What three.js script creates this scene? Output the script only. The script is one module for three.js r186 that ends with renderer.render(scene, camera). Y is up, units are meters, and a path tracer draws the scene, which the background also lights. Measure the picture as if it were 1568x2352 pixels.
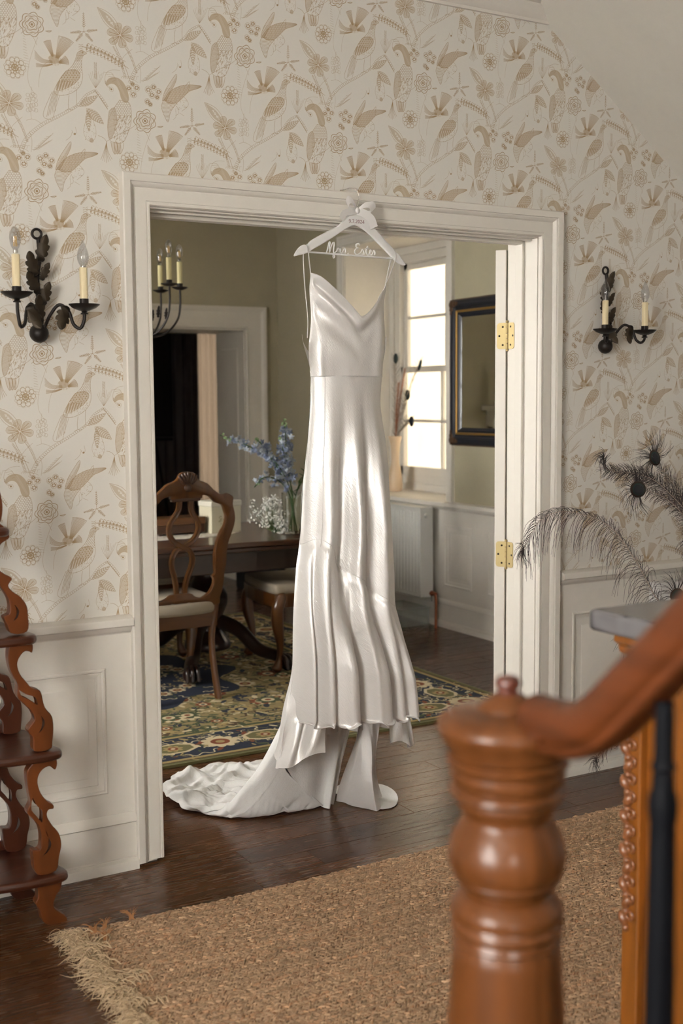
import * as THREE from 'three';
import { mergeGeometries, mergeVertices, toCreasedNormals } from 'three/addons/utils/BufferGeometryUtils.js';
import { RoundedBoxGeometry } from 'three/addons/geometries/RoundedBoxGeometry.js';
import { FontLoader } from 'three/addons/loaders/FontLoader.js';
import { TextGeometry } from 'three/addons/geometries/TextGeometry.js';
import { RectAreaLightUniformsLib } from 'three/addons/lights/RectAreaLightUniformsLib.js';

// ---------------------------------------------------------------- camera, sky, exposure
const renderer = new THREE.WebGLRenderer({ antialias: true });
renderer.toneMapping = THREE.LinearToneMapping;
renderer.toneMappingExposure = 1.0;
renderer.shadowMap.enabled = true;
const scene = new THREE.Scene();
const camera = new THREE.PerspectiveCamera(46.3, 1568 / 2352, 0.05, 60);
camera.position.set(0, 1.531, 3.669);
camera.rotation.set(-0.09456, -0.52422, -0.00734, 'YXZ');
camera.focus = 4.22;                       // focused on the dress
camera.userData.fStop = 2.8;
// a bright overcast sky: the daylight comes in through the windows of the hall and of the dining room
scene.background = new THREE.Color().setRGB(1.0, 0.968, 0.92);
scene.backgroundIntensity = 29.0;

// the tall hall window stands in the left wall (x = -1.9), behind and to the left of the camera
const WX = -1.9, WZ0 = 2.7, WZ1 = 4.3, WY0 = 0.85, WY1 = 2.9;
// a second one, unseen and added for softer frontal light, stands in the back wall (z = 6.8)
const BX0 = -1.5, BX1 = -0.8, BY0 = 1.1, BY1 = 2.5;

// ---------------------------------------------------------------- helpers
let seed = 7;
const rnd = () => { seed = (seed + 0x6D2B79F5) | 0; let t = Math.imul(seed ^ (seed >>> 15), 1 | seed); t = (t + Math.imul(t ^ (t >>> 7), 61 | t)) ^ t; return ((t ^ (t >>> 14)) >>> 0) / 4294967296; };
const rr = (a, b) => a + (b - a) * rnd();
const V = (x, y, z) => new THREE.Vector3(x, y, z);
const lerp = (a, b, t) => a + (b - a) * t;
const clamp = (x, a, b) => Math.min(b, Math.max(a, x));
const sstep = (a, b, x) => { const t = clamp((x - a) / (b - a), 0, 1); return t * t * (3 - 2 * t); };
const taken = {};
function numbered(n) { const k = taken[n] = (taken[n] ?? -1) + 1; return k ? `${n}_${String(k).padStart(3, '0')}` : n; }
function bare(g) { const o = g.index ? g.toNonIndexed() : g.clone(); for (const k of Object.keys(o.attributes)) if (!['position', 'normal', 'uv'].includes(k)) o.deleteAttribute(k); if (!o.attributes.uv) o.setAttribute('uv', new THREE.BufferAttribute(new Float32Array(o.attributes.position.count * 2), 2)); return o; }
function merge(list) { return list.length === 1 ? list[0] : mergeGeometries(list.map(bare)); }
function obj(name, geos, mat, parent) {
  const g = Array.isArray(geos) ? merge(geos) : geos;
  const m = new THREE.Mesh(g, mat); m.castShadow = m.receiveShadow = true;
  m.name = parent ? name : numbered(name); (parent ?? scene).add(m); return m;
}
function thing(name, label, category, [x, y, z] = [0, 0, 0], turn = 0, group) {
  const o = new THREE.Group(); o.name = numbered(name); scene.add(o); o.position.set(x, y, z); o.rotation.y = turn;
  o.userData = { label, category }; if (group) o.userData.group = group; return o;
}
function tag(o, label, category, group) { Object.assign(o.userData, { label, category }); if (group) o.userData.group = group; return o; }
function struct(name, geos, mat, label, parent) { const m = obj(name, geos, mat, parent); if (!parent) { m.userData.kind = 'structure'; if (label) m.userData.label = label; } return m; }
function structGroup(name, label) { const o = new THREE.Group(); o.name = name; scene.add(o); o.userData = { kind: 'structure', label }; return o; }
// uv in metres from the dominant face direction; grain runs along the axis `along` (u across the grain is v)
function uvBox(g, along = 'x', su = 1, du = 0, dv = 0) {
  g = g.index ? g.toNonIndexed() : g; const p = g.attributes.position, n = g.attributes.normal, uv = new Float32Array(p.count * 2), ax = 'xyz'.indexOf(along);
  const P = [0, 0, 0], N = [0, 0, 0];
  for (let i = 0; i < p.count; i += 3) {
    N[0] = N[1] = N[2] = 0;
    for (let k = 0; k < 3; k++) { N[0] += n.getX(i + k); N[1] += n.getY(i + k); N[2] += n.getZ(i + k); }
    const a = N.map(Math.abs); let d = a[0] > a[1] ? (a[0] > a[2] ? 0 : 2) : (a[1] > a[2] ? 1 : 2);
    let u = ax, v; if (d === ax) { u = (ax + 1) % 3; v = (ax + 2) % 3; } else v = 3 - d - ax;
    for (let k = 0; k < 3; k++) { P[0] = p.getX(i + k); P[1] = p.getY(i + k); P[2] = p.getZ(i + k); uv[(i + k) * 2] = P[u] * su + du; uv[(i + k) * 2 + 1] = P[v] * su + dv; }
  }
  g.setAttribute('uv', new THREE.BufferAttribute(uv, 2)); return g;
}
const box = (x0, x1, y0, y1, z0, z1) => new THREE.BoxGeometry(x1 - x0, y1 - y0, z1 - z0).translate((x0 + x1) / 2, (y0 + y1) / 2, (z0 + z1) / 2);
const rbox = (x0, x1, y0, y1, z0, z1, r = 0.003, s = 2) => new RoundedBoxGeometry(x1 - x0, y1 - y0, z1 - z0, s, Math.min(r, (x1 - x0) / 2.01, (y1 - y0) / 2.01, (z1 - z0) / 2.01)).translate((x0 + x1) / 2, (y0 + y1) / 2, (z0 + z1) / 2);
function lathe(pts, seg = 48) { const g = new THREE.LatheGeometry(pts.map(([r, y]) => new THREE.Vector2(Math.max(r, 1e-4), y)), seg); return toCreasedNormals(g, 0.7); }
function smoothLathe(pts, seg = 48, n = 60) { const c = new THREE.SplineCurve(pts.map(([r, y]) => new THREE.Vector2(r, y))); return new THREE.LatheGeometry(c.getPoints(n).map((p) => new THREE.Vector2(Math.max(p.x, 1e-4), p.y)), seg); }
// tube of varying radius along points; rad: number or function of t
function tube(pts, rad, seg = 24, rs = 8, closed = false, straight = false, open = false) {
  const c = pts.getPointAt ? pts : straight ? (() => { const k = new THREE.CurvePath(); for (let i = 0; i + 1 < pts.length; i++) k.add(new THREE.LineCurve3(pts[i], pts[i + 1])); return k; })() : new THREE.CatmullRomCurve3(pts, closed, 'centripetal');
  const g = new THREE.TubeGeometry(c, seg, 1, rs, closed), p = g.attributes.position, f = typeof rad === 'function' ? rad : () => rad;
  for (let i = 0; i <= seg; i++) { const q = c.getPointAt(i / seg), r = f(i / seg); for (let j = 0; j <= rs; j++) { const k = i * (rs + 1) + j; p.setXYZ(k, q.x + (p.getX(k) - q.x) * r, q.y + (p.getY(k) - q.y) * r, q.z + (p.getZ(k) - q.z) * r); } }
  if (!closed && !open) { // rounded ends
    const caps = [0, 1].map((t) => { const r = f(t); return r > 0.0008 ? new THREE.SphereGeometry(r, rs, 4).translate(...c.getPointAt(t).toArray()) : null; }).filter(Boolean);
    return caps.length ? merge([g, ...caps]) : g;
  }
  return g;
}
function shapeOf(pts, holes = []) {
  const s = new THREE.Shape(pts.map(([x, y]) => new THREE.Vector2(x, y)));
  for (const h of holes) s.holes.push(new THREE.Path(h.map(([x, y]) => new THREE.Vector2(x, y)))); return s;
}
function smoothPts(pts, n = 80, closed = true) { const c = new THREE.CatmullRomCurve3(pts.map(([x, y]) => V(x, y, 0)), closed, 'centripetal'); const o = c.getPoints(n).map((p) => [p.x, p.y]); if (closed) o.pop(); return o; }
function slab(pts, depth, { holes = [], bevel = 0, z = 0 } = {}) {   // extruded along +z from z
  const g = new THREE.ExtrudeGeometry(shapeOf(pts, holes), { depth: depth - 2 * bevel, bevelEnabled: bevel > 0, bevelThickness: bevel, bevelSize: bevel, bevelOffset: -bevel, bevelSegments: 2, curveSegments: 6 });
  return g.translate(0, 0, z + bevel);
}
// a moulding: profile [[offset to the left of the path, height above the plane], ...] swept with mitred corners along a path in the xy plane; faces +z
function mould(path, profile, closed = false) {
  const n = path.length, pos = [], idx = [], m = profile.length;
  for (let i = 0; i < n; i++) {
    const a = path[(i - 1 + n) % n], b = path[i], c = path[(i + 1) % n];
    const d1 = !closed && i === 0 ? null : [b[0] - a[0], b[1] - a[1]], d2 = !closed && i === n - 1 ? null : [c[0] - b[0], c[1] - b[1]];
    const nn = (d) => { const l = Math.hypot(...d); return [-d[1] / l, d[0] / l]; };
    let N; if (d1 && d2) { const p = nn(d1), q = nn(d2); const s = 1 + p[0] * q[0] + p[1] * q[1]; N = [(p[0] + q[0]) / s, (p[1] + q[1]) / s]; } else N = nn(d1 ?? d2);
    for (const [o, h] of profile) pos.push(b[0] + N[0] * o, b[1] + N[1] * o, h);
  }
  const segs = closed ? n : n - 1;
  for (let i = 0; i < segs; i++) for (let j = 0; j + 1 < m; j++) { const a = i * m + j, b = ((i + 1) % n) * m + j; idx.push(a, a + 1, b, b, a + 1, b + 1); }
  if (!closed) for (const e of [0, n - 1]) for (let j = 1; j + 1 < m; j++) e ? idx.push(e * m, e * m + j, e * m + j + 1) : idx.push(0, j + 1, j);
  let g = new THREE.BufferGeometry(); g.setAttribute('position', new THREE.Float32BufferAttribute(pos, 3)); g.setIndex(idx);
  g = g.toNonIndexed(); g.computeVertexNormals(); return toCreasedNormals(uvBox(g), 0.5);
}
const turnY = (g, a, x = 0, y = 0, z = 0) => g.rotateY(a).translate(x, y, z);
// ---------------------------------------------------------------- textures
function noiseGrid(n) { const a = new Float32Array(n * n); for (let i = 0; i < a.length; i++) a[i] = rnd(); return a; }
const NG = noiseGrid(64);
function vnoise(x, y, px, py) { // value noise, periodic in px, py cells (at most 64)
  const xi = Math.floor(x), yi = Math.floor(y), fx = x - xi, fy = y - yi, w = (v, p) => ((v % p) + p) % p;
  const sx = fx * fx * (3 - 2 * fx), sy = fy * fy * (3 - 2 * fy), at = (i, j) => NG[w(j, py) * 64 + w(i, px)];
  return lerp(lerp(at(xi, yi), at(xi + 1, yi), sx), lerp(at(xi, yi + 1), at(xi + 1, yi + 1), sx), sy);
}
function dataTex(w, h, f, { srgb = false, repeat = [1, 1] } = {}) {
  const d = new Uint8Array(w * h * 4);
  for (let j = 0; j < h; j++) for (let i = 0; i < w; i++) { const c = f(i / w, j / h), k = (j * w + i) * 4; const [r, g, b] = Array.isArray(c) ? c : [c, c, c]; d[k] = clamp(r, 0, 1) * 255; d[k + 1] = clamp(g, 0, 1) * 255; d[k + 2] = clamp(b, 0, 1) * 255; d[k + 3] = 255; }
  const t = new THREE.DataTexture(d, w, h); t.wrapS = t.wrapT = THREE.RepeatWrapping; t.magFilter = THREE.LinearFilter; t.minFilter = THREE.LinearMipmapLinearFilter; t.repeat.set(...repeat);
  if (srgb) t.colorSpace = THREE.SRGBColorSpace; t.needsUpdate = true; return t;
}
function canvasTex(w, h, draw, { srgb = true, repeat = [1, 1] } = {}) {
  const c = document.createElement('canvas'); c.width = w; c.height = h; draw(c.getContext('2d'), w, h);
  const t = new THREE.CanvasTexture(c); t.wrapS = t.wrapT = THREE.RepeatWrapping; t.repeat.set(...repeat); if (srgb) t.colorSpace = THREE.SRGBColorSpace; return t;
}
// wood grain: streaks along u, 1 metre to a repeat
const woodF = (u, v, fine = 1) => {
  const wob = vnoise(u * 4, v * 6, 4, 6) * 0.06 + vnoise(u * 9, v * 14, 9, 14) * 0.015;
  const y = v + wob; const ring = vnoise(u * 2, y * 34, 2, 34), st = vnoise(u * 6, y * 64, 6, 64), fi = vnoise(u * 26, v * 64 * 1, 26, 64);
  return 0.55 + 0.27 * ring + 0.2 * st + 0.14 * (fi - 0.5) * fine;
};
const texWood = dataTex(1024, 1024, (u, v) => woodF(u, v), { repeat: [1, 1] });
const texFloorRough = dataTex(512, 512, (u, v) => 0.7 + 0.3 * vnoise(u * 20, v * 60, 20, 60), { repeat: [1, 3] });
const texFloor = dataTex(1024, 1024, (u, v) => { const wob = vnoise(u * 3, v * 5, 3, 5) * 0.12 + vnoise(u * 7, v * 11, 7, 11) * 0.03, y = v + wob, r = Math.abs(((y * 30) % 1 + 1) % 1 - 0.5) * 2, st = vnoise(u * 5, y * 60, 5, 60), po = vnoise(u * 40, v * 64, 40, 64); return 0.46 + 0.09 * r + 0.18 * st + 0.12 * vnoise(u * 14, y * 64, 14, 64) + 0.05 * po; }, { repeat: [0.8, 3.0] });
const texSpeck = dataTex(512, 512, (u, v) => 0.5 + 0.3 * (vnoise(u * 60, v * 60, 60, 60) - 0.5) + 0.3 * (vnoise(u * 23, v * 23, 23, 23) - 0.5) + 0.2 * (vnoise(u * 7, v * 7, 7, 7) - 0.5));
const texPlaster = dataTex(512, 512, (u, v) => 0.93 + 0.07 * vnoise(u * 11, v * 11, 11, 11) * vnoise(u * 3, v * 3, 3, 3) + 0.02 * vnoise(u * 50, v * 50, 50, 50));
const rgb = (r, g, b) => new THREE.Color().setRGB(r, g, b);
const std = (c, roughness = 0.6, o = {}) => new THREE.MeshStandardMaterial({ color: c, roughness, ...o });
const phy = (c, roughness = 0.6, o = {}) => new THREE.MeshPhysicalMaterial({ color: c, roughness, ...o });
const woodMat = (c, roughness, o = {}) => phy(c, roughness, { map: texWood, ...o });
const M = {
  paint: std(rgb(0.76, 0.72, 0.65), 0.38, { map: texPlaster, bumpMap: texSpeck, bumpScale: 0.0003 }),
  dining: std(rgb(0.45, 0.41, 0.285), 0.8, { map: texPlaster, bumpMap: texSpeck, bumpScale: 0.0004 }),
  ceiling: std(rgb(0.72, 0.69, 0.62), 0.85, { map: texPlaster, bumpMap: texSpeck, bumpScale: 0.0005 }),
  black: std(rgb(0.012, 0.012, 0.013), 0.6),
  iron: phy(rgb(0.02, 0.0165, 0.015), 0.45, { metalness: 0.6 }),
  ironBrown: phy(rgb(0.045, 0.032, 0.02), 0.5, { metalness: 0.5, map: texSpeck }),
  brass: phy(rgb(0.50, 0.40, 0.20), 0.5, { metalness: 0.75, bumpMap: texSpeck, bumpScale: 0.0006 }),
  steel: phy(rgb(0.6, 0.58, 0.55), 0.25, { metalness: 1 }),
  copper: phy(rgb(0.34, 0.12, 0.065), 0.35, { metalness: 0.9 }),
  glass: phy(rgb(1, 1, 1), 0.03, { transmission: 1, thickness: 0, ior: 1.45 }),
  glassThick: phy(rgb(0.95, 0.98, 0.96), 0.02, { transmission: 1, thickness: 0.01, ior: 1.45 }),
  candle: phy(rgb(0.78, 0.66, 0.42), 0.5),
};
// ---------------------------------------------------------------- wallpaper print (gold birds, flowers and branches; half-drop repeat 0.704 x 0.489 m)
const TILE_W = 0.704, TILE_H = 0.489;
const texPaper = canvasTex(2048, 1424, (g, w, h) => {
  const k = w / TILE_W;                                   // pixels per metre
  g.fillStyle = 'rgb(217,213,205)'; g.fillRect(0, 0, w, h);
  const ink = 'rgb(158,133,98)';
  // motif coordinates: a drawing grid of 1292 x 1503 units per metre, origin at the parrot's crown
  const X = (x) => x / 1292 * k, Y = (x, y) => (y - 0.128 * x) / 1503 * k;
  function motif() {
    g.lineCap = 'round'; g.lineJoin = 'round'; g.strokeStyle = ink; g.fillStyle = ink;
    const path = (pts, close) => { g.beginPath(); const p = pts.map(([x, y]) => [X(x), Y(x, y)]); g.moveTo(...p[0]); for (let i = 1; i + 1 < p.length; i++) g.quadraticCurveTo(...p[i], (p[i][0] + p[i + 1][0]) / 2, (p[i][1] + p[i + 1][1]) / 2); g.lineTo(...p[p.length - 1]); if (close) g.closePath(); };
    const line = (pts, lw = 1.6) => { g.lineWidth = lw * 1.35; path(pts); g.stroke(); };
    const fill = (pts, a = 1) => { g.globalAlpha = a * 0.58; path(pts, true); g.fill(); g.globalAlpha = 1; };
    const dot = (x, y, r, a = 1) => { g.globalAlpha = a; g.beginPath(); g.ellipse(X(x), Y(x, y), X(r), X(r), 0, 0, 7); g.fill(); g.globalAlpha = 1; };
    const ring = (x, y, r, lw = 1.6) => { g.lineWidth = lw; g.beginPath(); g.ellipse(X(x), Y(x, y), X(r), X(r), 0, 0, 7); g.stroke(); };
    const paper = (f) => { g.fillStyle = g.strokeStyle = 'rgb(217,213,205)'; f(); g.fillStyle = g.strokeStyle = ink; };
    // bark branch
    const bark = (pts, wd, n) => { const c = new THREE.CatmullRomCurve3(pts.map(([x, y]) => V(x, y, 0))); const P = c.getSpacedPoints(n); const up = [], dn = []; P.forEach((p, i) => { const t = c.getTangentAt(i / n), ww = wd * (1 - 0.45 * i / n); up.push([p.x - t.y * ww, p.y + t.x * ww]); dn.push([p.x + t.y * ww, p.y - t.x * ww]); line([up[i], [p.x + (rnd() - 0.5) * 3, p.y + (rnd() - 0.5) * 3], [dn[i][0] * 0.5 + p.x * 0.5, dn[i][1] * 0.5 + p.y * 0.5]], 2.2); }); line(up, 1.4); line(dn, 1.4); };
    bark([[-388, 330], [-360, 268], [-300, 210], [-220, 165], [-150, 120], [-120, 80], [-80, 55]], 8, 46);
    bark([[-80, 55], [-50, 95], [-30, 130]], 5, 8);
    line([[-385, 330], [-410, 240], [-440, 180], [-455, 120]], 2.4); line([[-420, 230], [-420, 215], [-375, 175]], 1.4);
    bark([[-408, 300], [-430, 220], [-455, 165]], 4, 22);
    line([[-80, 55], [-60, 90], [-30, 140]], 3.4);
    const region = (pts, f) => { g.save(); path(pts, true); g.clip(); f(); g.restore(); };
    const scallops = (x0, x1, y0, y1, r, lw, dark = 0) => { let odd = 0; for (let y = y0; y < y1; y += r * 0.85, odd ^= 1) for (let x = x0 + odd * r * 0.5; x < x1; x += r) { g.lineWidth = lw; g.beginPath(); g.ellipse(X(x), Y(x, y), X(r * 0.52), X(r * 0.62), 0, 0.1, 3.04); g.stroke(); if (dark) dot(x, y + r * 0.1, r * 0.26, dark); } };
    // ---- parrot, looking left
    fill([[-35, 22], [-30, 5], [-5, -8], [25, 0], [48, 30], [60, 70], [62, 105], [45, 112], [28, 98], [22, 60], [8, 30], [-12, 22], [-30, 34]], 1.0);
    paper(() => { for (let i = 0; i < 26; i++) line([[6 + i * 1.7, 8 + i * 3.7], [16 + i * 1.6, 4 + i * 3.7]], 0.9); });
    line([[-30, 34], [-38, 24], [-36, 12]], 3); ring(-12, 50, 9); dot(-12, 50, 4); line([[-30, 36], [-22, 44], [-14, 46]], 1.6);
    const pb = [[22, 98], [45, 108], [62, 105], [72, 150], [68, 210], [48, 265], [30, 300], [-18, 292], [-30, 270], [-32, 220], [-22, 170], [0, 130]];
    line([...pb, pb[0]], 1.9); region(pb, () => { scallops(-5, 80, 96, 165, 10, 2.2); for (let i = 0; i < 230; i++) { const x = rr(-5, 72), y = rr(165, 298); line([[x, y], [x - 2.5, y + 7]], 1.8); } });
    const pw = [[-24, 150], [-6, 126], [6, 150], [8, 200], [-6, 250], [-22, 288], [-33, 240], [-30, 190]]; fill(pw, 0.75); region(pw, () => { paper(() => { for (let i = 0; i < 40; i++) { const y = 130 + i * 4; line([[-36, y + 10], [-14 + rr(-8, 8), y], [10, y - 4]], 1.0); } }); }); line([...pw, pw[0]], 1.8);
    for (const d of [0, 12, 24]) { fill([[-20 + d, 290], [-2 + d, 296], [4 + d, 330], [0 + d * 0.8, 352], [-10 + d * 0.8, 340], [-18 + d, 315]], 0.35); line([[-20 + d, 290], [-14 + d, 330], [-4 + d * 0.8, 352], [6 + d, 330], [10 + d, 296]], 2.2); line([[-6 + d, 294], [-4 + d * 0.9, 345]], 2.2); }
    for (let i = -3; i <= 3; i++) line([[-38, 290], [-42 + i * 2, 330], [-40 + i * 8, 385 - Math.abs(i) * 5]], 2); line([[-72, 260], [-50, 268], [-38, 288]], 2); line([[-38, 288], [0, 262], [60, 235], [95, 205]], 1.5);
    // pear with leaves
    line([[-110, 160], [-128, 210], [-135, 250], [-112, 290], [-85, 280], [-78, 240], [-92, 190]], 1.3); dot(-100, 282, 9, 0.5); for (let i = 0; i < 40; i++) dot(-130 + rnd() * 50, 210 + rnd() * 70, 1.2, 0.7);
    const stripeLeaf = (x0, y0, x1, y1, wd, n = 9) => { const dx = x1 - x0, dy = y1 - y0, L = Math.hypot(dx, dy), nx = -dy / L, ny = dx / L, up = [], dn = []; for (let i = 0; i <= 12; i++) { const t = i / 12, s = Math.sin(Math.PI * Math.pow(t, 0.8)) * wd; up.push([x0 + dx * t + nx * s, y0 + dy * t + ny * s]); dn.push([x0 + dx * t - nx * s, y0 + dy * t - ny * s]); } line(up, 1.7); line(dn, 1.7); for (let i = 1; i < n; i++) { const t = i / n, s = Math.sin(Math.PI * Math.pow(t, 0.8)) * wd * 0.95, cx = x0 + dx * t, cy = y0 + dy * t; fill([[cx + nx * s, cy + ny * s], [cx - dx / L * 7, cy - dy / L * 7], [cx - nx * s, cy - ny * s], [cx - nx * s + dx / L * 9, cy - ny * s + dy / L * 9], [cx, cy], [cx + nx * s + dx / L * 9, cy + ny * s + dy / L * 9]], 0.9); } };
    stripeLeaf(-145, 125, -70, 80, 17); stripeLeaf(-118, 138, -48, 208, 19, 10); stripeLeaf(-112, 150, -110, 240, 11, 8);
    // thistle sprig at the end of the branch
    for (let i = 0; i < 9; i++) line([[-78, 45], [-95 + i * 5, 15], [-105 + i * 8, -18 - (i % 3) * 6]], 1.1);
    // striped tassel
    for (let i = 0; i < 14; i++) line([[-80, -70 + i * 5.4], [-72, -66 + i * 5.4]], 2); line([[-81, -72], [-82, 0]], 1.2); line([[-71, -72], [-73, 0]], 1.2);
    // rose
    for (const [r, n, o] of [[44, 7, 0], [33, 6, 0.5], [22, 5, 0.2], [11, 4, 0.9]]) for (let i = 0; i < n; i++) { const a = o + i / n * 6.283, b = a + 6.283 / n * 0.95, pt = (q, s) => [128 + Math.cos(q) * r * s, 195 + Math.sin(q) * r * s * 1.12]; line([pt(a, 0.92), pt((a * 2 + b) / 3, 1.12), pt((a + 2 * b) / 3, 1.12), pt(b, 0.92)], 4.2); line([pt(a, 0.8), pt((a + b) / 2, 0.95), pt(b, 0.8)], 1.4); }
    dot(128, 195, 5); line([[85, 235], [100, 222]], 2); line([[128, 245], [138, 262], [145, 285]], 1.4);
    for (let i = 0; i < 5; i++) line([[180, 222], [195, 218 + i * 3], [206, 220]], 1.2);
    // ---- diving bird, wing raised
    const dw = [[205, 100], [212, 62], [236, 22], [272, -34], [270, 4], [252, 42], [234, 76], [222, 105]]; fill(dw, 0.3); line([...dw, dw[0]], 2); region(dw, () => { for (let i = 0; i < 20; i++) line([[200 + i * 4, 108 - i * 7], [226 + i * 3.4, 96 - i * 7]], 1.6); scallops(205, 245, 40, 100, 9, 1.6); });
    const db = [[212, 96], [238, 52], [290, 28], [330, 24], [378, 28], [382, 35], [350, 48], [325, 54], [300, 82], [268, 114], [230, 114]]; fill(db, 0.45); line([...db, db[0]], 2); region(db, () => { scallops(215, 325, 30, 116, 12, 2.6, 0.5); for (let i = 0; i < 7; i++) line([[322, 28 + i * 4], [350, 28 + i * 3], [380, 30 + i]], 1.5); });
    line([[310, 30], [320, 15], [328, 8], [325, 28]], 2);
    const dn = [[212, 95], [198, 120], [204, 150], [218, 186], [227, 204], [233, 190], [237, 160], [252, 132], [270, 112]]; line(dn, 2); region(dn, () => { for (let i = 0; i < 20; i++) line([[194, 96 + i * 6], [214, 108 + i * 6], [262, 92 + i * 6]], 2.0); });
    line([[300, 82], [318, 100], [322, 125], [290, 150]], 1.5); line([[270, 130], [280, 160], [262, 170]], 1.5); line([[280, 158], [300, 172]], 1.5); line([[262, 140], [268, 175], [250, 190]], 1.3); region([[262, 112], [300, 84], [322, 110], [318, 130], [280, 150], [255, 150]], () => { for (let i = 0; i < 50; i++) dot(rr(255, 322), rr(84, 150), 1.2, 0.8); });
    // berries
    for (const [x, y, r] of [[62, 45, 12], [95, 42, 13], [80, 72, 14], [78, 25, 9], [145, 50, 14], [168, 38, 12], [190, 60, 13], [160, 75, 13], [183, 85, 10], [140, 105, 12], [152, 118, 10]]) { ring(x, y, r, 2.2); for (let i = 0; i < 7; i++) dot(x + Math.cos(i) * r * 0.55, y + Math.sin(i) * r * 0.55, 3, 0.9); }
    line([[100, 18], [80, 0], [40, -4]], 1.3); line([[120, 14], [150, -5], [180, -25]], 1.3); line([[110, 20], [118, -30], [105, -70]], 1.4);
    for (let i = 0; i < 8; i++) { line([[30 + i * 9, -2 + i], [34 + i * 9, -10], [42 + i * 9, -8]], 1.2); line([[130 + i * 7, 8 - i * 5], [140 + i * 7, 10 - i * 5], [146 + i * 7, 0 - i * 5]], 1.2); }
    // round flower
    for (let i = 0; i < 10; i++) { const a = i / 10 * 6.283, px = 57 + Math.cos(a) * 30, py = 385 + Math.sin(a) * 34; ring(px, py, 10, 3.6); } for (let i = 0; i < 10; i++) { const a = (i + 0.5) / 10 * 6.283; ring(57 + Math.cos(a) * 20, 385 + Math.sin(a) * 22, 7, 2.6); } dot(57, 385, 15, 0.85); paper(() => { for (let i = 0; i < 10; i++) dot(57 + Math.cos(i) * 9, 385 + Math.sin(i) * 9, 1.6); });
    for (let i = 0; i < 12; i++) { const a = i / 12 * 6.283; line([[57 + Math.cos(a) * 40, 385 + Math.sin(a) * 46], [57 + Math.cos(a + 0.2) * 46, 385 + Math.sin(a + 0.2) * 52], [57 + Math.cos(a + 0.45) * 41, 385 + Math.sin(a + 0.45) * 46]], 1.2); }
    // fan-tailed bird
    const fan = (cx, cy, a0, a1, r0, r1, n) => { const arc = []; fill([[cx + Math.cos(a0) * r0, cy + Math.sin(a0) * r0], [cx + Math.cos(a0) * r1, cy + Math.sin(a0) * r1], [cx + Math.cos((a0 + a1) / 2) * r1 * 1.06, cy + Math.sin((a0 + a1) / 2) * r1 * 1.06], [cx + Math.cos(a1) * r1, cy + Math.sin(a1) * r1], [cx + Math.cos(a1) * r0, cy + Math.sin(a1) * r0]], 0.3); for (let i = 0; i <= n; i++) { const a = lerp(a0, a1, i / n); arc.push([cx + Math.cos(a) * r1, cy + Math.sin(a) * r1]); line([[cx + Math.cos(a) * r0, cy + Math.sin(a) * r0], [cx + Math.cos(a) * r1, cy + Math.sin(a) * r1]], 2.0); } line(arc, 2); };
    fan(215, 358, -1.42, -0.86, 20, 118, 12); fan(214, 356, -2.02, -1.72, 24, 96, 8); fan(224, 362, -0.8, 0.1, 6, 46, 10); for (let i = 0; i < 6; i++) line([[205, 352 + i * 2], [172, 350 + i * 3], [150, 330 + i * 5], [136, 308 + i * 7]], 2.2); for (let i = 0; i < 5; i++) line([[204, 366 + i], [176, 372 + i * 2], [140, 364 + i * 4]], 2.2); region([[185, 340], [210, 322], [240, 335], [246, 362], [222, 376], [196, 370]], () => { for (let i = 0; i < 12; i++) line([[180 + i * 6, 376], [196 + i * 5, 318]], 1.8); });
    fill([[190, 335], [205, 318], [228, 330], [235, 355], [215, 368], [195, 360]], 0.8); line([[185, 358], [165, 372], [150, 420], [148, 470]], 1.2);
    // ---- dove on the branch, looking right
    fill([[306, 316], [318, 302], [334, 305], [347, 317], [332, 321], [322, 332], [316, 350], [300, 352]], 0.5);
    const vb = [[306, 314], [320, 302], [336, 307], [347, 317], [331, 322], [323, 342], [322, 380], [326, 420], [319, 455], [298, 483], [262, 503], [225, 507], [203, 492], [222, 450], [250, 405], [282, 378], [296, 350]]; line([...vb, vb[0]], 2); dot(328, 312, 2.6);
    region(vb, () => { scallops(285, 335, 322, 400, 8, 1.7); for (let i = 0; i < 90; i++) { const x = rr(235, 325), y = rr(440, 505); line([[x, y], [x - 2, y + 4]], 1.5); } });
    const vw = [[258, 396], [286, 384], [312, 398], [318, 418], [300, 446], [262, 474], [212, 490], [220, 455], [238, 422]]; fill(vw, 0.22); line([...vw, vw[0]], 1.6); region(vw, () => { scallops(240, 325, 384, 440, 12, 2.6, 0.85); for (let i = 0; i < 9; i++) { const x = 216 + i * 11; fill([[x + 12, 434 + i * 1.5], [x - 2, 486 - i * 3], [x + 5, 488 - i * 3], [x + 19, 438 + i]], 1.2); } });
    for (let i = 0; i < 6; i++) line([[206 + i * 4, 486], [188 + i * 5, 540], [176 + i * 7, 600 - i * 5]], 2.2); line([[200, 490], [168, 560], [158, 606], [195, 613]], 1.8); line([[230, 505], [212, 560], [200, 608]], 1.6);
    line([[300, 480], [296, 520], [300, 550], [285, 560]], 2); line([[300, 550], [316, 556]], 2); line([[268, 505], [262, 540], [266, 566], [250, 572]], 2); line([[266, 566], [282, 570]], 2);
    // spotted leaf and lily
    fill([[395, 110], [430, 130], [460, 165], [478, 205], [468, 208], [435, 185], [412, 150]], 0.7); paper(() => { for (let i = 0; i < 26; i++) { const t = rnd(); dot(412 + t * 52 + rnd() * 8, 130 + t * 66 + (rnd() - 0.5) * 14, 2.4); } }); line([[393, 108], [435, 122], [470, 165], [485, 205]], 2); line([[393, 108], [405, 150], [432, 192], [470, 215]], 2);
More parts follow.
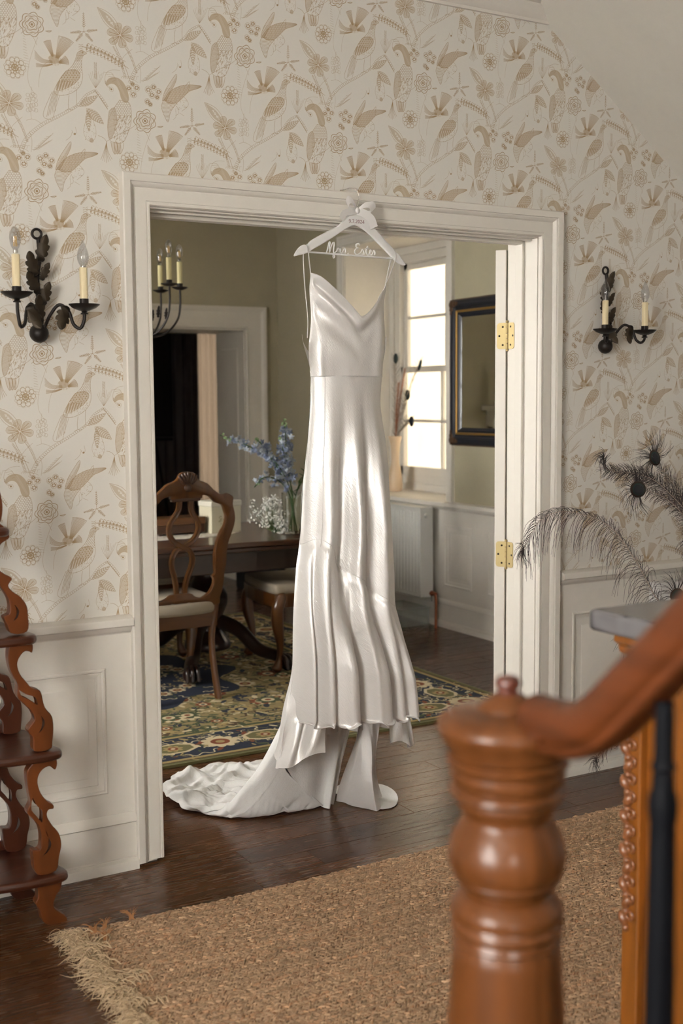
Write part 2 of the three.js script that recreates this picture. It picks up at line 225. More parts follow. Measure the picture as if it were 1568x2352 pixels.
    for (let i = 0; i < 6; i++) { const a = i / 6 * 6.283 + 0.3, cx = 485, cy = 230, L = 56, pt = (r, d) => [cx + Math.cos(a + d) * r, cy + Math.sin(a + d) * r]; fill([pt(4, 0), pt(L * 0.5, 0.5), pt(L * 0.85, 0.42), pt(L * 1.05, 0.08), pt(L * 0.85, -0.42), pt(L * 0.5, -0.5)], 0.5); line([pt(4, 0), pt(L * 0.5, 0.5), pt(L, 0.35), pt(L * 1.05, -0.1), pt(L * 0.8, -0.45), pt(4, 0)], 2); line([pt(4, 0), pt(L * 0.85, 0)], 3.4); line([pt(4, 0), pt(L * 0.7, 0.28)], 1.8); line([pt(4, 0), pt(L * 0.7, -0.28)], 1.8); }
    bark([[505, 275], [530, 330], [552, 400]], 5, 22);
    // small blossoms
    for (let i = 0; i < 16; i++) ring(555 + (i % 4) * 10 + rnd() * 6, 170 + Math.floor(i / 4) * 22 + rnd() * 8 + 20, 7, 1.7); line([[570, 300], [565, 240], [575, 160]], 1.2);
    // cross of herb
    for (const a of [-1.57, -0.15, 3.0, 0.9, 2.2]) { const L = a < -1 ? 85 : 56, ex = 335 + Math.cos(a) * L, ey = 218 + Math.sin(a) * L; line([[335, 218], [ex, ey]], 2); for (let i = 2; i < 9; i++) { const t = i / 9, x = lerp(335, ex, t), y = lerp(218, ey, t), s = 11 * (1.1 - t * 0.7); for (const d of [-0.7, 0.7]) line([[x, y], [x + Math.cos(a + d) * s, y + Math.sin(a + d) * s]], 2.6); } }
    for (let i = 0; i < 7; i++) { line([[322, 280 + i * 8], [312, 276 + i * 8]], 2); line([[322, 280 + i * 8], [330, 275 + i * 8]], 2); }
    // dotted leafy twig
    fill([[-128, -140], [-100, -142], [-60, -130], [-20, -110], [20, -80], [58, -50], [30, -62], [-10, -90], [-60, -115], [-100, -130]], 0.55); line([[-128, -140], [-60, -124], [0, -92], [62, -46]], 2.4); for (let i = 0; i < 11; i++) { const t = i / 11, x = lerp(-110, 50, t), y = lerp(-138, -54, t) - 6 * Math.sin(t * 3); line([[x, y], [x + 4, y - 22], [x + 14, y - 12]], 2.2); line([[x, y], [x - 4, y + 22], [x + 8, y + 16]], 2.2); dot(x + 3, y - 8, 4, 0.7); dot(x, y + 9, 4, 0.7); }
    // fern, tendrils
    line([[150, 250], [118, 330], [100, 440], [130, 500]], 1.2); for (let i = 0; i < 12; i++) line([[100 + i * 1.2, 250 + i * 12], [92, 244 + i * 12]], 1.2);
    line([[480, 390], [430, 380], [410, 440], [440, 470]], 1.3); line([[-300, 205], [-330, 180], [-360, 190]], 1.3);
    for (let i = 0; i < 5; i++) line([[415 + i * 8, 400 + i * 10], [440 + i * 6, 396 + i * 9], [452 + i * 4, 410 + i * 8]], 1.3);
    for (let i = 0; i < 8; i++) { line([[-340 + i * 8, 320 - i * 8], [-320 + i * 8, 316 - i * 8], [-312 + i * 8, 304 - i * 8]], 1.6); }
    line([[-180, 235], [-172, 262], [-160, 248], [-165, 220]], 1.3); dot(-168, 252, 4); line([[-205, 280], [-185, 268], [-178, 240]], 1.3);
  }
  const s0 = 991; g.strokeStyle = ink;
  for (let i = -2; i <= 3; i++) for (let j = -2; j <= 3; j++) { seed = s0; g.save(); g.translate(i * w / 2, (j + (((i % 2) + 2) % 2) / 2) * h); motif(); g.restore(); }
  seed = 12345;
}, { srgb: true, repeat: [1 / TILE_W, 1 / TILE_H] });
// the parrot's crown sits at x 1.316, y 2.527 m on the wall
texPaper.offset.set(-(1.316 / TILE_W) % 1, -(2.527 / TILE_H) % 1);
M.paper = std(rgb(1, 1, 1), 0.55, { map: texPaper, bumpMap: texSpeck, bumpScale: 0.0002 });

// ---------------------------------------------------------------- the hall
const SL = (x) => 2.935 - 0.7285 * (x - 3.042);        // underside of the stair slope over the hall
const HALL_C = 3.03, OX0 = 1.42, OX1 = 3.003, OY = 2.143, WT = 0.16;
{
  const hx = (HALL_C - 2.935) / -0.7285 + 3.042;
  const g = slab([[-2.4, 0], [OX0 - 0.02, 0], [OX0 - 0.02, OY + 0.02], [OX1 + 0.02, OY + 0.02], [OX1 + 0.02, 0], [5.3, 0], [5.3, 3.2], [-2.4, 3.2]], WT, { z: -WT });
  struct('wall_front', g, [M.paper, M.paint], 'papered wall round the wide doorway, gold birds and flowers on cream');
  // second face: the dining room's paint
  struct('wall_dining_front', slab([[0.2, 0], [OX0 - 0.02, 0], [OX0 - 0.02, OY + 0.02], [OX1 + 0.02, OY + 0.02], [OX1 + 0.02, 0], [4.58, 0], [4.58, 3.1], [0.2, 3.1]], 0.012, { z: -WT - 0.012 }), M.dining);
  // left wall of the hall with a tall window, back wall, right wall
  const wl = slab([[-0.2, 0], [7, 0], [7, 3.2], [-0.2, 3.2]], 0.2, { holes: [[[WZ0, WY0], [WZ1, WY0], [WZ1, WY1], [WZ0, WY1]]] }).rotateY(-Math.PI / 2).translate(WX, 0, 0);
  struct('wall_left', wl, M.paper);
  struct('wall_back', slab([[-2.6, 0], [5.5, 0], [5.5, 3.2], [-2.6, 3.2]], 0.2, { z: 6.8, holes: [[[BX0, BY0], [BX1, BY0], [BX1, BY1], [BX0, BY1]]] }), M.paper);
  struct('wall_right', box(5.3, 5.5, 0, 3.2, -0.2, 7), M.paper);
  struct('ceiling', box(-2.6, 3.4, HALL_C, HALL_C + 0.15, 0, 7), M.ceiling);
  const so = slab([[hx - 0.02, HALL_C + 0.014], [5.3, SL(5.3)], [5.3, SL(5.3) + 0.15], [hx + 0.1, HALL_C + 0.12]], 6.85, { z: 0.0 });
  struct('trim_soffit', so, M.ceiling, 'plain sloping plaster underside of the stair flight');
}
// doorway: casing swept round the opening, jamb lining, stops
const CASE = [[0, 0], [0, 0.014], [0.004, 0.0205], [0.011, 0.0205], [0.0125, 0.016], [0.0145, 0.016], [0.0155, 0.019], [0.052, 0.02], [0.053, 0.017], [0.056, 0.017], [0.06, 0.024], [0.066, 0.029], [0.071, 0.0305], [0.072, 0.036], [0.094, 0.038], [0.098, 0.034], [0.098, 0]];
{
  const o = structGroup('trim_doorway', 'cream painted moulded casing and jamb of the wide doorway');
  obj('casing', mould([[OX0, 0.012], [OX0, OY], [OX1, OY], [OX1, 0.012]], CASE), M.paint, o);
  obj('casing', mould([[-OX1, 0.012], [-OX1, OY], [-OX0, OY], [-OX0, 0.012]], CASE).rotateY(Math.PI).translate(0, 0, -WT - 0.012), M.paint, o);
  const j = [rbox(OX0 - 0.02, OX0 + 0.005, 0.01, OY + 0.005, -WT - 0.012, 0.001, 0.002), rbox(OX1 - 0.005, OX1 + 0.02, 0, OY + 0.005, -WT - 0.012, 0.001, 0.002), rbox(OX0 - 0.02, OX1 + 0.02, OY - 0.005, OY + 0.02, -WT - 0.012, 0.001, 0.002)];
  obj('jamb', uvBox(j[0], 'y'), M.paint, o); obj('jamb', uvBox(j[1], 'y'), M.paint, o); obj('head_jamb', uvBox(j[2]), M.paint, o);
  for (const [a, b] of [[-0.075, -0.118]]) {
    obj('stop', uvBox(rbox(OX0 + 0.005, OX0 + 0.018, 0.01, OY - 0.005, b, a, 0.004)), M.paint, o);
    obj('stop', uvBox(rbox(OX1 - 0.018, OX1 - 0.005, 0.0, OY - 0.005, b, a, 0.004)), M.paint, o);
    obj('stop', uvBox(rbox(OX0, OX1, OY - 0.02, OY - 0.005, b, a, 0.004)), M.paint, o);
  }
  obj('bead', uvBox(rbox(OX0, OX1, OY - 0.012, OY - 0.004, -0.045, -0.03, 0.003)), M.paint, o);
}
// wainscot: boards with a sunk panel, raised field, chair rail, base cap, baseboard and shoe
function wainscot(parent, x0, x1, panels, { rail = 0.84, base = true, mat = M.paint, endL = false, endR = false } = {}) {
  const holes = panels.map(([a, b, c, d]) => [[a, c], [b, c], [b, d], [a, d]]);
  obj('frame', uvBox(slab([[x0, 0.02], [x1, 0.02], [x1, rail - 0.02], [x0, rail - 0.02]], 0.012, { holes })), mat, parent);
  for (const [a, b, c, d] of panels) {
    obj('panel', uvBox(box(a, b, c, d, 0.0005, 0.004)), mat, parent);
    obj('panel_moulding', mould([[a, c], [b, c], [b, d], [a, d]], [[0, 0.0], [0, 0.016], [0.004, 0.018], [0.009, 0.0165], [0.012, 0.012], [0.02, 0.0095], [0.026, 0.0065], [0.03, 0.0065], [0.031, 0.002], [0.031, 0]], true), mat, parent);
    obj('raised_panel', mould([[a + 0.055, c + 0.055], [b - 0.055, c + 0.055], [b - 0.055, d - 0.055], [a + 0.055, d - 0.055]], [[0, 0.004], [0.003, 0.0052], [0.0045, 0.0058], [0.2, 0.0058]].map(([o, h]) => [Math.min(o, Math.min(b - a, d - c) / 2 - 0.056), h]), true), mat, parent);
  }
  // chair rail as a horizontal extrusion: profile in (z, y)
  const prof = [[0, rail], [0.02, rail], [0.034, rail - 0.004], [0.042, rail - 0.008], [0.044, rail - 0.013], [0.044, rail - 0.03], [0.04, rail - 0.034], [0.028, rail - 0.036], [0.026, rail - 0.044], [0.02, rail - 0.052], [0.014, rail - 0.056], [0.012, rail - 0.06], [0, rail - 0.06]];
  obj('chair_rail', extrudeX(prof, x0, x1), mat, parent);
  if (base) {
    obj('base_cap', extrudeX([[0, 0.187], [0.014, 0.187], [0.016, 0.184], [0.022, 0.176], [0.027, 0.166], [0.028, 0.158], [0.024, 0.154], [0, 0.154]], x0, x1), mat, parent);
    obj('baseboard', extrudeX([[0, 0.155], [0.0185, 0.155], [0.019, 0.04], [0.025, 0.037], [0.025, 0], [0, 0]], x0, x1), mat, parent);
    obj('shoe_moulding', extrudeX([[0.018, 0.034], [0.028, 0.034], [0.037, 0.029], [0.041, 0.02], [0.042, 0], [0.018, 0]], x0, x1), mat, parent);
  }
}
function extrudeX(prof, x0, x1) { // profile points [z, y], swept along x
  const g = new THREE.ExtrudeGeometry(shapeOf(prof.map(([z, y]) => [-z, y])), { depth: x1 - x0, bevelEnabled: false }); // shape x = -z
  g.rotateY(Math.PI / 2).translate(x0, 0, 0); return toCreasedNormals(uvBox(g), 0.5);
}
{
  const L = structGroup('trim_wainscot_left', 'cream panelled wainscot left of the doorway'); wainscot(L, -2.4, 1.323, [[-1.4, -0.6, 0.261, 0.673], [-0.45, 0.3, 0.261, 0.673], [0.45, 1.232, 0.261, 0.673]]);
  const R = structGroup('trim_wainscot_right', 'cream panelled wainscot right of the doorway'); wainscot(R, 3.113, 5.3, [[3.183, 3.75, 0.261, 0.665], [3.9, 4.6, 0.261, 0.665]]);
  // crown moulding, stopped by the slope
  const c = [[0, 2.935], [0.012, 2.935], [0.014, 2.945], [0.022, 2.95], [0.03, 2.964], [0.045, 2.978], [0.05, 2.99], [0.07, 3.0], [0.078, 3.01], [0.08, 3.04], [0, 3.04]];
  struct('trim_crown', extrudeX(c, -2.4, 3.06), M.paint, 'cream crown moulding along the papered wall');
}
// ---------------------------------------------------------------- floor: a slab of sub-floor and planks laid along the doorway wall
{
  const f = structGroup('floor', 'dark stained oak plank floor, polished');
  obj('subfloor', box(-2.6, 6.5, -0.12, -0.004, -9.2, 7), std(rgb(0.03, 0.018, 0.012), 0.4), f);
  const mats = [[0.075, 0.030, 0.0125], [0.092, 0.039, 0.0165], [0.06, 0.0245, 0.0105], [0.108, 0.046, 0.0195]].map(([r, g, b]) => phy(rgb(r * 1.25, g * 1.25, b * 1.25), 0.30, { map: texFloor, roughnessMap: texFloorRough, specularIntensity: 0.75 }));
  const W = 0.127; let n = 0; const far = [];
  for (let z = -5.27; z < 3.4; z += W) {
    let x = -0.3 - rr(0, 1.3);
    const x1 = z < -0.2 ? 4.7 : 4.2;
    while (x < x1) {
      const L = rr(0.9, 1.9), g = uvBox(rbox(x + 0.0006, x + L - 0.0006, -0.014, 0, z + 0.0005, z + W - 0.0005, 0.0012, 1), 'x', 1, rr(0, 1), rr(0, 1));
      const near = z > -4.6 && x + L > (z < 0 ? 1.4 : 0.2) && !(z > 0.55 && x > 0.9 + z * 0.2) && n < 290;
      if (near) { obj('plank', g, mats[Math.floor(rnd() * 4)], f); n++; } else far.push(g);
      x += L;
    }
  }
  for (const [z0, z1, x0, x1] of [[3.4, 7, -2.4, 5.3], [-0.2, 3.4, -2.4, -0.3], [-0.2, 3.4, 4.2, 5.3], [-9, -5.27, 1, 6]]) for (let z = z0; z < z1; z += W) far.push(uvBox(box(x0, x1, -0.014, 0, z + 0.0005, Math.min(z1, z + W) - 0.0005), 'x', 1, rr(0, 1), rr(0, 1)));
  const s = obj('distant_planks', far, mats[0], f); s.userData.kind = 'stuff';
}
// ---------------------------------------------------------------- windows
// a sash window in its own frame, built in the xy plane facing +z (room side), origin at the middle of the sill
function sashWindow(parent, w, h, cols, rows, mat, glass = true, fr = 0.05) {
  const half = h / 2;
  obj('frame', mould([[-w / 2, 0], [w / 2, 0], [w / 2, h], [-w / 2, h]], [[0, -0.06], [0, 0.03], [fr * 0.5, 0.03], [fr * 0.5, 0.012], [fr, 0.012], [fr, -0.06], [0, -0.06]], true), mat, parent);
  for (const [k, y0, y1, z] of [['upper', half - 0.02, h - fr, -0.045], ['lower', fr, half + 0.02, -0.008]]) {
    const s = new THREE.Group(); s.name = k + '_sash'; parent.add(s);
    const a = -w / 2 + fr, b = w / 2 - fr, st = 0.045;
    obj('stile', uvBox(rbox(a, a + st, y0, y1, z - 0.018, z + 0.018, 0.003)), mat, s); obj('stile', uvBox(rbox(b - st, b, y0, y1, z - 0.018, z + 0.018, 0.003)), mat, s);
    obj('rail', uvBox(rbox(a, b, y0, y0 + (k === 'lower' ? 0.06 : 0.04), z - 0.018, z + 0.018, 0.003)), mat, s); obj('rail', uvBox(rbox(a, b, y1 - 0.045, y1, z - 0.018, z + 0.018, 0.003)), mat, s);
    const gx0 = a + st, gx1 = b - st, gy0 = y0 + 0.045, gy1 = y1 - 0.045;
    for (let i = 1; i < cols; i++) { const x = lerp(gx0, gx1, i / cols); obj('muntin', uvBox(rbox(x - 0.011, x + 0.011, gy0, gy1, z - 0.014, z + 0.014, 0.003)), mat, s); }
    for (let i = 1; i < rows; i++) { const y = lerp(gy0, gy1, i / rows); obj('muntin', uvBox(rbox(gx0, gx1, y - 0.011, y + 0.011, z - 0.014, z + 0.014, 0.003)), mat, s); }
    if (glass) for (let i = 0; i < cols; i++) for (let j = 0; j < rows; j++) { const p = new THREE.PlaneGeometry((gx1 - gx0) / cols, (gy1 - gy0) / rows).translate(lerp(gx0, gx1, (i + 0.5) / cols), lerp(gy0, gy1, (j + 0.5) / rows), z); obj('pane', p, M.glass, s); }
  }
}
{
  const w = structGroup('window_2', 'tall hall window in the left wall'); w.position.set(WX - 0.1, WY0, (WZ0 + WZ1) / 2); w.rotation.y = Math.PI / 2;
  sashWindow(w, WZ1 - WZ0, WY1 - WY0, 3, 2, M.paint, false);
  const b = structGroup('added_window_4', 'unseen hall window added in the back wall for softer light'); b.position.set((BX0 + BX1) / 2, BY0, 6.9); b.rotation.y = Math.PI;
  sashWindow(b, BX1 - BX0, BY1 - BY0, 1, 2, M.paint, false);
}
// ---------------------------------------------------------------- dining room shell
const DX = 4.58, DZ = -5.29, DC = 3.06;
const WIN = { z0: -4.18, z1: -2.84, y0: 0.83, y1: 2.66 };
{
  // right wall, 0.5 m thick, with the window recess
  const r = slab([[0, 0], [5.29, 0], [5.29, 3.2], [0, 3.2]], 0.5, { holes: [[[-WIN.z0, WIN.y0], [-WIN.z1, WIN.y0], [-WIN.z1, WIN.y1], [-WIN.z0, WIN.y1]]] });
  r.rotateY(Math.PI / 2).translate(DX, 0, 0);          // shape x -> -z, depth -> +x
  struct('wall_dining_right', uvBox(r), M.dining);
  struct('wall_dining_back', slab([[0, 0], [3.25, 0], [3.25, 2.1], [4.279, 2.1], [4.279, 0], [6.6, 0], [6.6, 3.2], [0, 3.2]], 0.55, { z: DZ - 0.55 }), M.dining);
  const lw = slab([[0, 0], [5.6, 0], [5.6, 3.2], [0, 3.2]], 0.2, { holes: [[[1.3, 0.9], [2.5, 0.9], [2.5, 2.4], [1.3, 2.4]]] }); lw.rotateY(Math.PI / 2).translate(0, 0, 0);
  struct('wall_dining_left', uvBox(lw), M.dining);
  struct('ceiling_dining', box(0, 5.08, DC, DC + 0.14, DZ - 0.02, -WT), M.ceiling);
  const w2 = structGroup('window_3', 'dining room window in the left wall'); w2.position.set(0.08, 0.9, -1.9); w2.rotation.y = Math.PI / 2; sashWindow(w2, 1.2, 1.5, 2, 2, M.paint, false);
  // window in its recess
  const w = structGroup('window_1', 'white sash window in the deep recess of the dining room wall'); w.position.set(5.0, WIN.y0, (WIN.z0 + WIN.z1) / 2); w.rotation.y = -Math.PI / 2;
  sashWindow(w, WIN.z1 - WIN.z0, WIN.y1 - WIN.y0, 2, 2, M.paint, true, 0.125);
  obj('recess_lining', [uvBox(box(-0.67, -0.662, 0, 1.83, 0.03, 0.42)), uvBox(box(0.662, 0.67, 0, 1.83, 0.03, 0.42)), uvBox(box(-0.67, 0.67, 1.822, 1.83, 0.03, 0.42))], M.paint, w);
  obj('casing', mould([[0.67, 0], [0.67, 1.83], [-0.67, 1.83], [-0.67, 0]].reverse(), [[0, 0], [0, 0.016], [0.006, 0.02], [0.05, 0.02], [0.06, 0.026], [0.075, 0.026], [0.075, 0]]).translate(0, 0, 0.42), M.paint, w);
  obj('window_sill', uvBox(rbox(-0.69, 0.69, -0.022, 0.012, 0.03, 0.475, 0.008)), M.paint, w);
  // cream roller blind hung outside the sash: the daylight glows through it
  const blind = obj('blind', uvBox(box(-0.66, 0.66, 0.0, 1.83, -0.096, -0.095)), phy(rgb(0.92, 0.875, 0.79), 1, { transmission: 0.33, thickness: 0 }), w); blind.userData.label = 'cream window blind with daylight glowing through';
  // wainscot on the right wall (rail continues the sill) and on the back wall
  const wr = structGroup('trim_wainscot_dining_right', 'white panelled wainscot under the mirror'); wr.position.set(DX, 0, 0); wr.rotation.y = -Math.PI / 2; // local x -> world z, local z -> world -x
  wainscot(wr, DZ, -0.175, [[-5.1, -4.4, 0.28, 0.69], [-2.86, -2.557, 0.28, 0.69], [-2.38, -1.6, 0.28, 0.69], [-1.45, -0.7, 0.28, 0.69]], { rail: 0.845, mat: M.paint });
  const wb = structGroup('trim_wainscot_dining_back', 'cream wainscot beside the far doorway'); wb.position.set(0, 0, DZ);
  wainscot(wb, 4.46, DX, [], { rail: 0.845, mat: M.paint });
  // far doorway casing and jamb
  const fc = structGroup('trim_far_doorway', 'wide plain casing of the far doorway'); fc.position.set(0, 0, DZ);
  obj('casing', mould([[3.25, 0], [3.25, 2.1], [4.279, 2.1], [4.279, 0]], [[0, 0], [0, 0.022], [0.006, 0.028], [0.012, 0.028], [0.02, 0.02], [0.135, 0.022], [0.145, 0.03], [0.17, 0.04], [0.18, 0.04], [0.18, 0]]), M.paint, fc);
  for (const x of [3.25, 4.279]) { const s = x < 4 ? 1 : -1; obj('jamb_lining', uvBox(rbox(Math.min(x, x + s * 0.012), Math.max(x, x + s * 0.012), 0, 2.1, -0.55, 0, 0.003)), M.paint, fc); obj('jamb_panel', uvBox(rbox(Math.min(x, x + s * 0.02), Math.max(x, x + s * 0.02), 0.2, 1.95, -0.43, -0.12, 0.004)), M.paint, fc); }
  obj('jamb_lining', uvBox(rbox(3.25, 4.279, 2.088, 2.1, -0.55, 0, 0.003)), M.paint, fc);
  // the room beyond: dark walls and ceiling, a tall window with a peach curtain
  struct('wall_far_back', slab([[0.8, 0], [7, 0], [7, 3.2], [0.8, 3.2]], 0.15, { z: -9.05, holes: [[[5.3, 0.3], [5.72, 0.3], [5.72, 2.45], [5.3, 2.45]]] }), M.dining);
  struct('wall_far_left', box(1.0, 1.2, 0, 3.2, -9.05, -5.84), M.dining);
  struct('wall_far_right', box(6.4, 6.6, 0, 3.2, -9.05, -5.29), M.dining);
  struct('ceiling_far', box(1.0, 6.6, 3.06, 3.2, -9.05, -5.84), M.dining);
}
// ---------------------------------------------------------------- wedding dress on its hanger
const texSatin = dataTex(1024, 1024, (u, v) => 0.5 + 0.55 * (vnoise(u * 64, v * 9, 64, 9) - 0.5) + 0.35 * (vnoise(u * 37 + 9, v * 5, 37, 5) - 0.5) + 0.2 * (vnoise(u * 60 + 5, v * 30, 60, 30) - 0.5), { repeat: [15, 15] });
texSatin.rotation = 0.45;
const satinRough = dataTex(512, 512, (u, v) => 0.55 + 0.35 * vnoise(u * 60, v * 9, 60, 9), { repeat: [9, 9] }); satinRough.rotation = 0.5;
M.satin = phy(rgb(0.78, 0.755, 0.73), 0.5, { metalness: 0.26, bumpMap: texSatin, bumpScale: 0.0005, roughnessMap: satinRough, specularIntensity: 1, ior: 1.8, side: THREE.DoubleSide });
M.crepe = phy(rgb(0.80, 0.79, 0.77), 0.7, { bumpMap: texSatin, bumpScale: 0.0006, sheen: 0.3, sheenColor: rgb(1, 1, 1), side: THREE.DoubleSide });
function curveOf(pts) { // [[t, v...], ...] -> t => interpolated smooth (monotone-ish Catmull-Rom on uneven t)
  return (t) => {
    let i = 0; while (i < pts.length - 2 && t > pts[i + 1][0]) i++;
    const p0 = pts[Math.max(0, i - 1)], p1 = pts[i], p2 = pts[i + 1], p3 = pts[Math.min(pts.length - 1, i + 2)], s = clamp((t - p1[0]) / (p2[0] - p1[0]), 0, 1);
    const h = (k) => { const m1 = p2[0] === p0[0] ? 0 : (p2[k] - p0[k]) / (p2[0] - p0[0]) * (p2[0] - p1[0]), m2 = p3[0] === p1[0] ? 0 : (p3[k] - p1[k]) / (p3[0] - p1[0]) * (p2[0] - p1[0]); return (2 * s ** 3 - 3 * s * s + 1) * p1[k] + (s ** 3 - 2 * s * s + s) * m1 + (-2 * s ** 3 + 3 * s * s) * p2[k] + (s ** 3 - s * s) * m2; };
    return p1.length === 2 ? h(1) : p1.slice(1).map((_, k) => h(k + 1));
  };
}
function sheet(nu, nv, f, us = 1, vs = 1) {
  const pos = [], uv = [], idx = [];
  for (let j = 0; j <= nv; j++) for (let i = 0; i <= nu; i++) { const p = f(i / nu, j / nv); pos.push(p[0], p[1], p[2]); uv.push(i / nu * us, -j / nv * vs); }
  for (let j = 0; j < nv; j++) for (let i = 0; i < nu; i++) { const a = j * (nu + 1) + i; idx.push(a, a + nu + 1, a + 1, a + 1, a + nu + 1, a + nu + 2); }
  const g = new THREE.BufferGeometry(); g.setAttribute('position', new THREE.Float32BufferAttribute(pos, 3)); g.setAttribute('uv', new THREE.Float32BufferAttribute(uv, 2)); g.setIndex(idx); g.computeVertexNormals(); return g;
}
function thick(g, d) { // a cloth of real thickness: the sheet, its back and its rim
  const n = g.attributes.position.count, p = g.attributes.position, N = g.attributes.normal, uv = g.attributes.uv, idx = [...g.index.array], pos = [...p.array], nor = [...N.array], u = [...uv.array];
  for (let i = 0; i < n; i++) { pos.push(p.getX(i) - N.getX(i) * d, p.getY(i) - N.getY(i) * d, p.getZ(i) - N.getZ(i) * d); nor.push(-N.getX(i), -N.getY(i), -N.getZ(i)); u.push(uv.getX(i), uv.getY(i)); }
  const m = idx.length, edges = new Map(); for (let k = 0; k < m; k += 3) { idx.push(n + idx[k], n + idx[k + 2], n + idx[k + 1]); for (const [a, b] of [[idx[k], idx[k + 1]], [idx[k + 1], idx[k + 2]], [idx[k + 2], idx[k]]]) { if (edges.has(b + '_' + a)) edges.delete(b + '_' + a); else edges.set(a + '_' + b, [a, b]); } }
  for (const [a, b] of edges.values()) idx.push(a, n + a, b, b, n + a, n + b);
  const o = new THREE.BufferGeometry(); o.setAttribute('position', new THREE.Float32BufferAttribute(pos, 3)); o.setAttribute('normal', new THREE.Float32BufferAttribute(nor, 3)); o.setAttribute('uv', new THREE.Float32BufferAttribute(u, 2)); o.setIndex(idx); return o;
}
{
  const BX = 2.14, o = thing('wedding_dress', 'long ivory satin slip wedding dress with cowl neck hanging in the doorway', 'dress', [BX, 0, 0]);
  const Z0 = 0.055, shift = (g) => g.translate(-BX, 0, 0);
  // silhouettes of the front, left and right edge by height
  const xl = curveOf([[0.30, 1.897], [0.42, 1.898], [0.657, 1.901], [0.809, 1.905], [0.959, 1.917], [1.029, 1.931], [1.12, 1.941], [1.235, 1.949], [1.311, 1.958], [1.425, 1.973], [1.518, 1.981], [1.608, 1.983]]);
  const xr = curveOf([[0.30, 2.405], [0.365, 2.394], [0.491, 2.379], [0.66, 2.351], [0.777, 2.323], [0.898, 2.318], [1.019, 2.311], [1.161, 2.301], [1.3, 2.292], [1.379, 2.283], [1.458, 2.269], [1.516, 2.262], [1.608, 2.269]]);
  const seam = curveOf([[0, 1.029], [0.07, 1.047], [0.12, 1.05], [0.19, 1.032], [0.26, 1.004], [0.32, 0.964], [0.41, 0.933], [0.5, 0.909], [0.6, 0.89], [0.68, 0.856], [0.82, 0.815], [0.93, 0.791], [1, 0.774]]);
  const round = (u, p = 0.5) => Math.pow(Math.max(0, 1 - (2 * u - 1) ** 2), p);
  const ridges = curveOf([[0, 0], [0.09, 0.3], [0.2, 1], [0.29, 0.1], [0.36, -0.75], [0.43, 0.05], [0.5, 0.95], [0.58, 0.2], [0.65, -0.8], [0.72, 0.1], [0.8, 1], [0.9, 0.1], [1, 0]]);
  const folds = curveOf([[0, -0.5], [0.03, 0.5], [0.065, 0.65], [0.1, -0.2], [0.14, 0.75], [0.18, 0.85], [0.215, 0.1], [0.255, 0.5], [0.31, 1.05], [0.355, 0.9], [0.4, -0.2], [0.435, -1.05], [0.475, -0.6], [0.51, 0.7], [0.56, 0.95], [0.63, 0.8], [0.675, -0.3], [0.71, -0.7], [0.745, 0.35], [0.78, 0.45], [0.82, -0.1], [0.87, 0.9], [0.91, 0.75], [0.95, 0.1], [1, -0.4]]);
  const body = (u, y) => { // the skirt front above the seam
    const x = lerp(xl(y), xr(y), u), d = lerp(0.075, 0.055, sstep(1.0, 1.6, y)), a = 0.03 * sstep(1.52, 1.05, y) + 0.005 * sstep(1.62, 1.4, y);
    return [x, y, Z0 - 0.02 + d * round(u, 0.6) + a * ridges(u)];
  };
  const sk = sheet(110, 120, (u, v) => body(u, lerp(1.61, seam(u), v)), 0.34, 0.75);
  obj('skirt', thick(shift(sk), 0.0007), M.satin, o);
  // flounce below the slanting seam, falling in deep soft folds to a curled hem
  const hemY = (u) => lerp(0.405, 0.378, u) + 0.007 * Math.sin(u * 41) + 0.004 * Math.sin(u * 97 + 1);
  const flo = (u, v) => { const y0 = seam(u), y = lerp(y0, hemY(u), v), k = sstep(0, 0.75, v), b = body(u, Math.max(y0, y)); const x = lerp(xl(y), xr(y), u); const zz = lerp(b[2], Z0 + 0.0 + 0.095 * round(u, 0.55) + 0.01, Math.min(1, v * 1.6)) + (0.006 + 0.03 * k) * folds(u) * sstep(0, 0.1, v) + 0.004 * sstep(0.02, 0.06, v) * (1 - v); const curl = sstep(0.975, 1, v); return [x + 0.008 * curl * Math.sin(u * 60) + 0.010 * k * Math.sin(folds(u) * 2), y + 0.004 * curl, zz + 0.010 * curl * (0.4 + 0.6 * Math.sin(u * 83))]; };
  obj('flounce', thick(shift(sheet(260, 120, flo, 0.5, 0.55)), 0.0007), M.satin, o);
  obj('hem', shift(tube(Array.from({ length: 120 }, (_, i) => V(...flo(i / 119, 1))), 0.0022, 320, 6)), M.satin, o);
  obj('seam', shift(tube(Array.from({ length: 60 }, (_, i) => { const q = body(i / 59, seam(i / 59)); return V(q[0], q[1], q[2] + 0.0012); }), 0.0009, 200, 5)), M.satin, o);
  obj('side_seam', shift(tube([0.985, 1.1, 1.2, 1.3, 1.42, 1.54, 1.608].map((y) => { const q = body(0.13 - 0.05 * (y - 1) * 0, y); return V(q[0], q[1], q[2] + 0.0005); }), 0.0009, 80, 5)), M.satin, o);
  // bodice with cowl neckline
  const neck = curveOf([[0, 1.979, 1.957], [0.1, 2.012, 1.929], [0.27, 2.063, 1.88], [0.45, 2.114, 1.834], [0.57, 2.149, 1.811], [0.74, 2.202, 1.847], [0.86, 2.238, 1.893], [0.95, 2.265, 1.917], [1, 2.28, 1.933]]);
  const bl = curveOf([[1.6, 1.982], [1.70, 1.976], [1.79, 1.986], [1.85, 1.988], [1.957, 1.979]]), br = curveOf([[1.6, 2.269], [1.66, 2.273], [1.705, 2.281], [1.797, 2.279], [1.857, 2.274], [1.933, 2.28]]);
